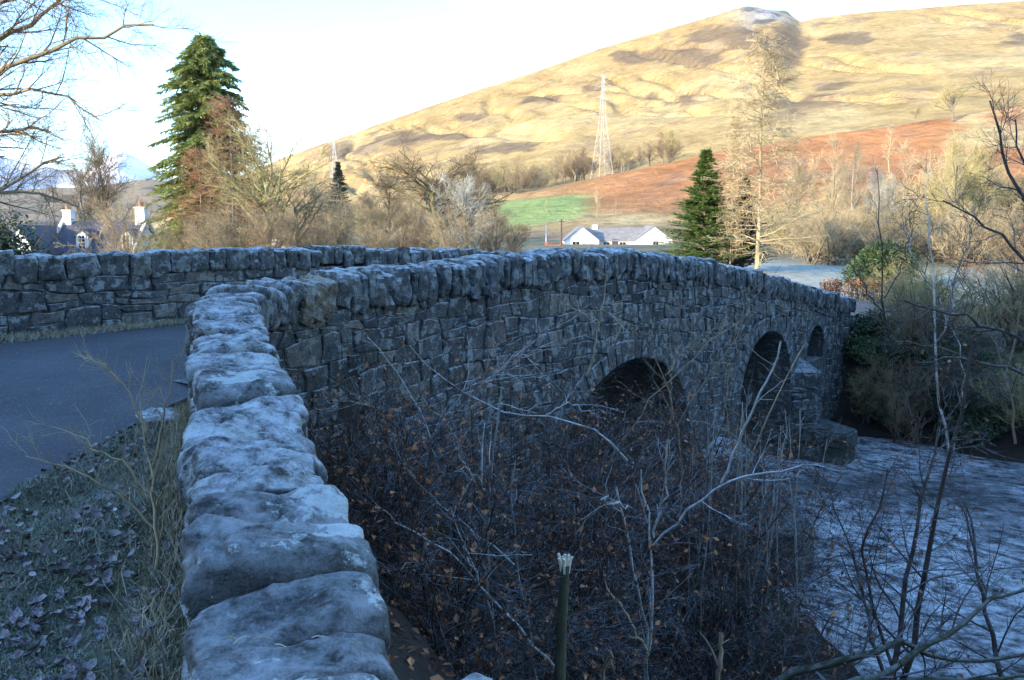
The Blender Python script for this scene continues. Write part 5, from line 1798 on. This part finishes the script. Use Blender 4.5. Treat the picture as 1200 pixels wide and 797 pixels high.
# the thicket on the spit: shrubs with withered leaves
TH_LAB = ['tangled thicket shrub hung with withered leaves before the near arch',
          'dense brown-leaved shrub pressed against the bridge face near the corner',
          'low tangled shrub at the water edge beside the near pier ledge',
          'thick bramble-like shrub under the parapet, full of fine twigs',
          'withered-leaf shrub rising over the crown of the near arch',
          'dark twiggy shrub rooted on the spit beside the mossy mound',
          'twiggy shrub at the foot of the roadside wall',
          'brown-leaved shrub filling the space below the roadside wall copes',
          'dense leafless shrub between the pale stems and the pier ledge',
          'low sprawling shrub over the mossy hummocks of the spit',
          'small twiggy shrub beside the short broken pale stick',
          'drooping withered shrub hanging over the dark water by the bridge foot']
def thicket(k, x, Y, ytop, spread, seed, nstem=14, leafn=2100, mat='twig_thicket'):
    rng = np.random.RandomState(seed)
    top = at_y(x, ytop, Y)
    zb = max(float(ground_z(top[0], Y)), WATER - .1)
    h = top[2] - zb
    root = empty('thicket_shrub', (top[0], Y, zb), TH_LAB[k], 'shrub')
    P = np.empty((nstem, 8, 3))
    P[:, 0] = rng.randn(nstem, 3) * .18; P[:, 0, 2] = -.1
    D = rng.randn(nstem, 3) * spread; D[:, 2] = 1
    D /= np.linalg.norm(D, axis=1, keepdims=True)
    for i in range(1, 8):
        D = D + rng.randn(nstem, 3) * .12
        D[:, 2] -= .02
        D /= np.linalg.norm(D, axis=1, keepdims=True)
        P[:, i] = P[:, i - 1] + D * h / 7 * rng.uniform(.8, 1.12, (nstem, 1))
    R = np.linspace(.014, .005, 8)[None] * rng.uniform(.6, 1.2, (nstem, 1))
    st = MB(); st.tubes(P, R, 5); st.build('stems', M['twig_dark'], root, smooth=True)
    tw = MB()
    P1, R1 = sprout(rng, P, R, 9, .15, 1, .8, .3, .8, .35, 6, .16, -.02, .5, .0032, .3); tw.tubes(P1, R1, 4)
    P2, R2 = sprout(rng, P1, R1, 7, .15, 1, .75, .3, .36, .35, 5, .18, -.02, .55, .0019, .3); tw.tubes(P2, R2, 3)
    P3_, R3 = sprout(rng, P2, R2, 4, .15, 1, .7, .3, .17, .35, 3, .18, -.02, .6, .0013, .3); tw.tubes(P3_, R3, 3)
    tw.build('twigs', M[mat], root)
    pk = P3_.reshape(-1, 3)
    pk = pk[rng.choice(len(pk), leafn)] + rng.randn(leafn, 3) * .012
    V, q_ = leaf_quads(rng, pk, .017, .6, .4)
    obj('leaves', make_mesh('leaves', V, q_, None, M['dead_leaf'], False), root)
for k, a in enumerate([(690, 8.0, 455, .55, 71), (500, 6.9, 440, .4, 72), (820, 9.2, 520, .5, 73), (610, 7.0, 440, .5, 74), (760, 9.6, 425, .5, 75),
                       (720, 6.4, 560, .55, 76), (450, 5.6, 520, .35, 77), (520, 5.2, 560, .45, 78), (830, 7.6, 560, .5, 79), (640, 9.0, 470, .5, 80)]):
    thicket(k if k < 9 else 11, *a)
TH_LAB.append('rusty-leaved shrub climbing in front of the near arch opening')
thicket(12, 735, 8.4, 440, .5, 99, 15, 3000)
TH_LAB.append('rusty-leaved shrub low between the split stump and the bridge face')
thicket(13, 620, 6.2, 520, .5, 100, 15, 2600)
thicket(9, 880, 6.6, 700, .8, 97, 10, 500)
thicket(10, 800, 6.0, 730, .8, 98, 9, 500)

# stems that stand out of the thicket
def stem(label, pts, Y, r0, r1, mat, seed, levels, group=None, **kw):
    return grow_traced('bare_sapling', label, 'sapling', pts, Y, r0, r1, (mat, mat), seed, levels, .12, group, ('stem', 'twigs'), **kw)
tl = [(5, .8, .35, .03, .003), (3, .7, .16, .02, .0018)]
stem('tall pale rimed stem standing upright from the middle of the thicket', [[(592, 830), (577, 730), (568, 655), (573, 590), (581, 520), (588, 455)], [(569, 575), (552, 552), (536, 532)]], 5.6, .014, .006, 'stem_pale', 81, tl)
stem('long diagonal rimed branch rising from beside the split stump', [[(655, 790), (600, 732), (560, 683), (520, 640), (478, 622), (462, 612)], [(560, 683), (545, 640), (540, 632)], [(520, 640), (490, 660), (462, 675)]], 5.0, .013, .005, 'stem_pale', 82, tl)
stem('thin rimed branch slanting down towards the wall copes', [[(602, 662), (565, 630), (510, 588), (480, 550), (462, 522)]], 5.4, .008, .004, 'stem_pale', 83, tl)
stem('brown bent stem right of the split stump', [[(760, 830), (757, 750), (747, 695), (736, 620), (722, 572)], [(736, 592), (715, 588), (704, 586)]], 5.8, .013, .008, 'stem_pale', 84, tl)
stem('forked stem with a long pale side branch over the pier ledge', [[(752, 830), (763, 740), (766, 680), (760, 612), (751, 550)], [(765, 640), (800, 606), (845, 566), (900, 552), (960, 545)], [(845, 566), (872, 505), (900, 450), (915, 400)], [(766, 630), (778, 575), (783, 515)]], 6.0, .015, .007, 'stem_pale', 85, tl)
stem('upright greenish stem between the tall pale stem and the stump', [[(632, 830), (622, 740), (606, 665), (600, 590), (604, 540)]], 5.9, .012, .006, 'stem_pale', 86, tl)
stem('frosty branch spreading level across the upper thicket', [[(735, 540), (690, 500), (640, 486), (590, 480), (545, 462), (500, 425), (480, 405)], [(640, 486), (665, 470), (700, 486)]], 6.6, .010, .004, 'stem_pale', 87, tl)
stem('tan twig sticking up against the parapet above the thicket', [[(688, 440), (700, 395), (706, 350), (712, 322)], [(702, 380), (680, 365), (662, 358)], [(705, 362), (722, 372), (730, 385)]], 7.6, .010, .004, 'stem_tan', 88, tl)
stem('light sticks bending from the thicket towards the middle arch', [[(860, 640), (870, 560), (905, 470), (945, 400)], [(870, 560), (850, 480), (855, 420)], [(700, 560), (760, 470), (820, 410), (870, 375)]], 8.6, .010, .005, 'stem_tan', 89, tl)
stem('short broken pale stick at the edge of the mossy mound', [[(844, 830), (842, 790), (845, 742)]], 5.6, .018, .016, 'stem_tan', 90, [(2, .8, .2, .02, .003)])
stem('slim leaning broken stick left of the mossy mound', [[(700, 830), (706, 797), (714, 762)], [(758, 765), (740, 730), (711, 690)]], 5.2, .012, .010, 'stem_tan', 91, [(2, .8, .2, .02, .003)])
stem('spray of pale twigs fanning in front of the parapet face', [[(520, 560), (500, 500), (470, 440), (430, 395)], [(505, 515), (540, 460), (600, 420), (650, 400)], [(500, 500), (455, 480), (410, 470)]], 6.8, .009, .003, 'stem_pale', 94, [(8, .6, .5, .03, .0024), (5, .6, .2, .02, .0016)])
stem('tan dead twigs reaching up between the near and middle arches', [[(800, 560), (790, 480), (770, 420), (740, 380)], [(793, 500), (830, 440), (860, 400), (880, 350)], [(780, 440), (810, 400), (815, 370)]], 8.4, .010, .003, 'stem_tan', 95, [(8, .6, .5, .03, .0026), (5, .6, .2, .02, .0018)])
stem('knotted brown twigs leaning on the bridge face below its corner', [[(560, 640), (540, 560), (545, 500), (570, 430), (590, 350)], [(542, 520), (500, 470), (480, 420)], [(560, 455), (600, 420), (640, 410)]], 6.9, .010, .003, 'stem_tan', 96, [(7, .6, .45, .03, .0024), (4, .6, .2, .02, .0016)])
# withies: thin upright pale shoots at the water edge
rw = random.Random(9)
lim = [[(890, 840), (895, 720), (905, 600), (915, 500)]]
for k in range(20):
    x0 = rw.uniform(800, 940); dx = rw.uniform(-25, 55)
    lim.append([(x0, rw.uniform(760, 840)), (x0 + dx * .3, 690), (x0 + dx * .7, rw.uniform(580, 620)), (x0 + dx, rw.uniform(470, 560))])
stem('clump of thin pale withies standing upright at the water edge', lim, 7.4, .009, .003, 'stem_pale', 92, [(4, .5, .35, .05, .0022), (2, .6, .16, .02, .0016)])

# split stump: bark-covered stub with pale torn wood on top
stp = [at_y(x, y, 4.6) for (x, y) in ((655, 850), (657, 760), (660, 700), (662, 662))]
sroot = empty('split_stump', stp[0], 'snapped sapling stump with pale splintered wood at its top', 'stump')
mb = MB(); mb.tube(resample(np.array(stp), 10) - stp[0], np.linspace(.036, .028, 10), 9); mb.build('stub', M['moss_bark'], sroot, smooth=True)
rng = np.random.RandomState(93)
for k in range(7):
    a = k * .9
    rad = .0 if k == 6 else .024
    o = np.array([rad * math.cos(a), rad * math.sin(a), 0])
    t0 = stp[3] - stp[0] + o * .8 + [0, 0, -.05]
    hh = .055 + .035 * rng.rand()
    mb = MB(); mb.tube([t0, t0 + o * .5 + [0, 0, hh], t0 + o * .9 + [0, 0, hh + .022], t0 + o * .9 + [0, 0, hh + .024]], [.009, .0085, .008, .001], 5)
    mb.build('splinter', M['wood_cut'], sroot)

# undergrowth on the far bank
UG = 'twiggy shrubs on the far bank'
for k in range(58):
    n_ = rw.uniform(.5, 14) if k < 34 else rw.uniform(3, 17); s_ = rw.uniform(15.6, 22) if k < 34 else rw.uniform(18.5, 29)
    p = XY(s_, n_)
    z = float(ground_z(*p))
    x = 600 + F * p[0] / (p[1] * cth - z * sth)
    h = rw.uniform(1.0, 2.3) if k < 34 else rw.uniform(1.8, 3.3)
    yt = 398.5 - F * math.tan(math.atan2(z + h, p[1]) + TH)
    tm = rw.choice(['twig_dark', 'twig_brown', 'twig_tan', 'twig_olive']) if k < 34 else rw.choice(['twig_tan', 'twig_olive', 'twig_brown'])
    where = 'at the river edge' if s_ < 17.2 else 'higher up' 
    plant('bank_shrub', f'leafless shrub with {TW[tm]} twigs in the far bank tangle, {where}', 'shrub', 'shrub', 1 + k % 3, x, p[1], yt, rw.uniform(.9, 1.3), ('twig_dark', tm), UG, zb=z, parts=('stems', 'crown'))
for k in range(24):
    n_ = rw.uniform(.6, 13) if k < 16 else rw.uniform(.2, 2.4); s_ = rw.uniform(15.5, 20.5) if k < 16 else rw.uniform(15.5, 17.4)
    p = XY(s_, n_); z = float(ground_z(*p))
    leafy('bank_evergreen', ('low dark evergreen clump in the far bank tangle' if k % 2 else 'brighter green leafy clump in the far bank tangle') + (', beside the bridge end' if k >= 16 else ''), 'bush', 600 + F * p[0] / (p[1] * cth - z * sth), p[1], z - .05, rw.uniform(.6, 1.1), rw.uniform(.6, 1.0), rw.uniform(.7, 1.4), 'ever_dark' if k % 2 else 'ever', .04, 1800, 200 + k, 7, 'evergreen clumps on the far bank', stems=False)
G_u = 'brown understory shrubs of the wood'
for k in range(80):
    x, Y = rw.uniform(905, 1260), rw.uniform(62, 130)
    z = float(ground_z((x - 600) / F * Y, Y)); h = rw.uniform(2.2, 5.2)
    yt = 398.5 - F * math.tan(math.atan2(z + h, Y) + TH)
    tm = rw.choice(['twig_tan', 'twig_tan', 'twig_olive', 'twig_brown'])
    plant('bare_shrub', f'leafless {TW[tm]} shrub in the understory beyond the frosty field', 'shrub', 'shrub', 1 + k % 3, x, Y, yt, 1.3, ('bark_grey', tm), G_u, zb=z, parts=('stems', 'crown'))

# mossy mound at the water edge
for (lab_, x, Y, r_, sd) in (('dark green mossy mound at the water edge under the withies', 835, 7.6, .62, 240), ('dark mossy hummock among the thicket stems on the spit', 770, 7.0, .6, 241),
                          ('small mossy hummock at the tip of the spit, lapped by rapids', 880, 7.9, .5, 242), ('mossy hummock below the broken pale stick', 850, 6.6, .5, 243), ('flat moss cushion at the foot of the slim leaning stick', 730, 6.2, .6, 244)):
    z_ = max(float(ground_z((x - 600) / F * (Y * cth + 4.2 * sth), Y)), WATER - .05)
    leafy('moss_clump', lab_, 'moss', x, Y, z_ - .22, r_, r_ * .85, .52, 'moss', .016, 6500, sd, 9, stems=False)

# ------------------------------------------------------------------ the verge
rng = np.random.RandomState(301)
def verge_pts(n, y0=.8, y1=7.4, x0=-6, x1=0.2, wall=-.27):
    X_, Y_ = rng.uniform(x0, x1, n), rng.uniform(y0, y1, n)
    s_, n_ = SN(X_, Y_)
    k = (wing_right(X_, Y_) < wall) & (n_ > road_hi(s_) - .08 + .10 * fbm2(X_, Y_, .4, 2)) & (s_ < 1.2)
    return X_[k], Y_[k]
def blades(name, X_, Y_, lmin, lmax, wdt, mat, lean):
    K = len(X_)
    Z_ = ground_z(X_, Y_)
    b_ = np.stack([X_, Y_, Z_ - .005], 1)
    d = rng.randn(K, 3) * lean; d[:, 2] = 1
    d /= np.linalg.norm(d, axis=1, keepdims=True)
    ln = rng.uniform(lmin, lmax, (K, 1))
    a = rng.uniform(0, 6.28, K)
    w_ = np.stack([np.cos(a), np.sin(a), 0 * a], 1) * wdt
    m_ = b_ + d * ln * .6
    tip = b_ + d * ln + np.stack([rng.randn(K) * .35, rng.randn(K) * .35, -.25 - .3 * rng.rand(K)], 1) * ln * .5
    V = np.stack([b_ - w_, b_ + w_, m_ + w_ * .8, m_ - w_ * .8, tip], 1)
    i = np.arange(K)[:, None] * 5
    return tag(obj(name, make_mesh(name, V.reshape(-1, 3), i + np.array([[0, 1, 2, 3]]), i + np.array([[3, 2, 4]]), M[mat], True)), kind='stuff')
X_, Y_ = verge_pts(330000, 1.6, 7.4, -3.7, 0)
dens = sstep(-.35, .35, fbm2(X_, Y_, .3, 3, 4.0)) * .8 + .2
k = rng.rand(len(X_)) < dens
o = blades('verge_grass', X_[k], Y_[k], .025, .075, .0022, 'grass', .9); tag(o, 'frosted short grass covering the roadside verge', 'grass')
X_, Y_ = verge_pts(90000, 1.6, 7.4, -3.7, 0, wall=-.24)
wr_ = wing_right(X_, Y_)
k = rng.rand(len(X_)) < np.exp(-((wr_ + .28) / .16) ** 2) * .8 + .02 * (fbm2(X_, Y_, .5, 2, 9.) > .4)
o = blades('straw_grass', X_[k], Y_[k], .08, .26, .0024, 'straw', .55); tag(o, 'longer straw-coloured grass along the foot of the roadside wall', 'grass')
# strip of grass under the opposite parapet
s_ = rng.uniform(-3, 6, 16000); n_ = rng.uniform(-4.66, -4.15, 16000) - .0
k = rng.rand(16000) < .75 * sstep(-4.1, -4.45, n_) + .2
p = XY(s_[k], n_[k])
def road_z(X_, Y_):
    s2, n2 = SN(X_, Y_)
    return np.where(s2 > 0, deck_z(s2, n2), platform(Y_))
_g = ground_z
ground_z_saved = ground_z
ground_z = lambda X_, Y_: road_z(X_, Y_) + .02
o = blades('verge_grass', p[:, 0], p[:, 1], .03, .10, .0025, 'straw', .8); tag(o, 'frosted grass strip along the foot of the opposite parapet', 'grass')
ground_z = ground_z_saved

# fallen leaves
def leaf_mesh(seed):
    r = np.random.RandomState(seed)
    k = 5
    t = np.linspace(0, 1, k)
    wv = .30 * np.sin(np.pi * np.clip(t * .92 + .04, 0, 1)) ** .8
    cu = r.uniform(.3, 1.3)
    V = []
    for i in range(k):
        z = cu * (t[i] - .5) ** 2
        V += [(t[i] - .5, -wv[i], z + .5 * wv[i] + r.randn() * .05), (t[i] - .5, 0, z), (t[i] - .5, wv[i], z + .4 * wv[i] + r.randn() * .08)]
    q = [[3 * i + a, 3 * i + a + 1, 3 * i + a + 4, 3 * i + a + 3] for i in range(k - 1) for a in (0, 1)]
    return np.array(V), np.array(q)
LV = [leaf_mesh(400 + k) for k in range(6)]
def leaf_frost(name, a, c, fr):
    m, t, b = nodes_mat(name, .8, .2)
    oi = t.nodes.new('ShaderNodeObjectInfo')
    p = geo(t).outputs['Position']
    col = ramp(t, oi.outputs['Random'], [(0, a), (1, c)])
    col = mixc(t, ramp(t, noise(t, p, 60, 4), [(.4, (0, 0, 0)), (.65, (fr,) * 3)]), col, (.5, .53, .56))
    t.links.new(col, b.inputs['Base Color'])
    return m
M['leaf_one'] = leaf_frost('rimed_fallen_leaf', (.07, .045, .04), (.2, .14, .115), .6)
LM = [make_mesh('fallen_leaf', V, q, None, M['leaf_one'], True) for V, q in LV]
X_, Y_ = verge_pts(5200, 2.2, 7.4, -3.7, 0, wall=-.3)
sel = (fbm2(X_, Y_, .8, 3, 22.) > -.15) | (rng.rand(len(X_)) < .25)
X_, Y_ = X_[sel], Y_[sel]
order = np.argsort(X_ ** 2 + Y_ ** 2 + 8 * np.clip(X_ + 1.9, -9, 0) ** 2 * 0)
vis = [i for i in order if -20 < 600 + F * X_[i] / (Y_[i] * cth + 1.65 * sth) < 230 and Y_[i] > 2.7]
lit = MB()
for j, i in enumerate(vis):
    z = float(ground_z(X_[i], Y_[i])) + .018 + .02 * rng.rand()
    sz = rng.uniform(.04, .085) if j < 170 else rng.uniform(.03, .07)
    rot = (rng.uniform(-.8, .8), rng.uniform(-.6, .6), rng.uniform(0, 6.28))
    if j < 170:
        tag(obj('fallen_leaf', LM[j % 6], loc=(X_[i], Y_[i], z), rot=rot, scale=(sz, sz, sz)), 'curled frosted brown leaf lying on the grass verge', 'leaf', 'fallen leaves on the verge')
    else:
        V, q = LV[j % 6]
        from mathutils import Euler
        Rm = np.array(Euler(rot).to_matrix())
        lit.add((V * sz) @ Rm.T + [X_[i], Y_[i], z], q)
if lit.n:
    o = lit.build('leaf_litter', M['fallen'], smooth=True); tag(o, 'scattered smaller frosted leaves among the verge grass', 'leaves', kind='stuff')
# leaf litter on the dark river bank
n_ = rng.uniform(-.2, 8, 9000); s_ = np.where(np.arange(9000) % 3 == 0, rng.uniform(2, 6.5, 9000), -.686 * n_ + rng.uniform(.5, 4.5, 9000))
p = XY(s_, n_); z = ground_z(p[:, 0], p[:, 1])
k = z > WATER + .02
V, q = leaf_quads(rng, np.stack([p[k, 0], p[k, 1], z[k] + .02], 1), .024, .6, .3, np.array([0, 0, 1.]), 2.5)
tag(obj('bank_litter', make_mesh('bank_litter', V, q, None, M['dead_leaf'], False)), 'dead brown leaves covering the steep river bank', 'leaves', kind='stuff')

# sapling on the verge by the wall
limbs = [[(183, 668), (181, 600), (176, 540), (171, 500), (164, 470)],
         [(172, 505), (150, 458), (128, 435), (101, 416)],
         [(180, 585), (145, 545), (100, 515), (62, 500)],
         [(178, 560), (190, 500), (198, 455), (203, 420)],
         [(182, 620), (140, 580), (80, 545), (30, 535)],
         [(182, 600), (196, 560), (206, 520)]]
grow_traced('verge_sapling', 'leafless twiggy sapling growing from the verge against the roadside wall', 'sapling', limbs, 3.95, .010, .0022, ('twig_tan', 'twig_tan'), 303, [(9, .55, .24, .03, .0018), (5, .6, .12, .02, .0012)], .06, parts=('stem', 'twigs'))
# low kerb stone at the road edge
V, Q = boulder(rng, (.16, .30, .07), 8, 5, .02)
kb = obj('kerb_stone', make_mesh('kerb_stone', V, Q, None, M['cope'], True), loc=(-2.78, 6.55, float(platform(6.55)) - .035), rot=(0, 0, .5))
tag(kb, 'flat frosted stone lying at the road edge by the wall corner', 'stone')
# grass tufts in the cope joints
for (l_, o_, sd, n_) in ((.0, -.02, 501, 14), (1.62, -.02, 502, 60), (1.35, .1, 503, 16), (.33, -.08, 504, 6)):
    r = np.random.RandomState(sd)
    b_ = np.array([*(A2 + DW * l_ + NW * o_), wing_top(l_) - .02])
    K = n_
    c = np.stack([r.randn(K) * .05, r.randn(K) * .015, 0 * r.rand(K)], 1)
    P = np.empty((K, 4, 3)); P[:, 0] = c
    d = r.randn(K, 3) * .7; d[:, 2] = np.abs(d[:, 2]) + .5
    d /= np.linalg.norm(d, axis=1, keepdims=True)
    for i in range(1, 4):
        d[:, 2] -= .35
        P[:, i] = P[:, i - 1] + d * r.uniform(.012, .03, (K, 1))
    mb = MB(); mb.tubes(P, np.array([[.0016, .0015, .0012, .0005]]) * np.ones((K, 1)), 3)
    g_ = mb.build('grass_tuft', M['straw'], None, loc=b_)
    g_['kind'] = 'stuff'
    tag(g_, ['thin grass sprig in the joint of the boulder-topped wall end', 'thick pale tuft of dry grass between two cope stones', 'sparse dry grass wisp beside the thick cope tuft', 'tiny straw sprig beside the lichen-spotted boulder cope'][[501, 502, 503, 504].index(sd)], 'grass')

# ------------------------------------------------------------------ winter air
mb = MB(); mb.box((-7400, -2100, -8), (7400, 8200, 760))
hz = mb.build('haze', None)
m = bpy.data.materials.new('thin_haze')
m.use_nodes = True
m.node_tree.nodes.clear()
mo = m.node_tree.nodes.new('ShaderNodeOutputMaterial')
pv = m.node_tree.nodes.new('ShaderNodeVolumePrincipled')
pv.inputs['Color'].default_value = (0.9, 0.95, 1.0, 1)
pv.inputs['Density'].default_value = 0.00004
m.node_tree.links.new(pv.outputs[0], mo.inputs['Volume'])
hz.data.materials.append(m)
tag(hz, 'thin pale winter haze filling the valley', 'haze', kind='stuff')
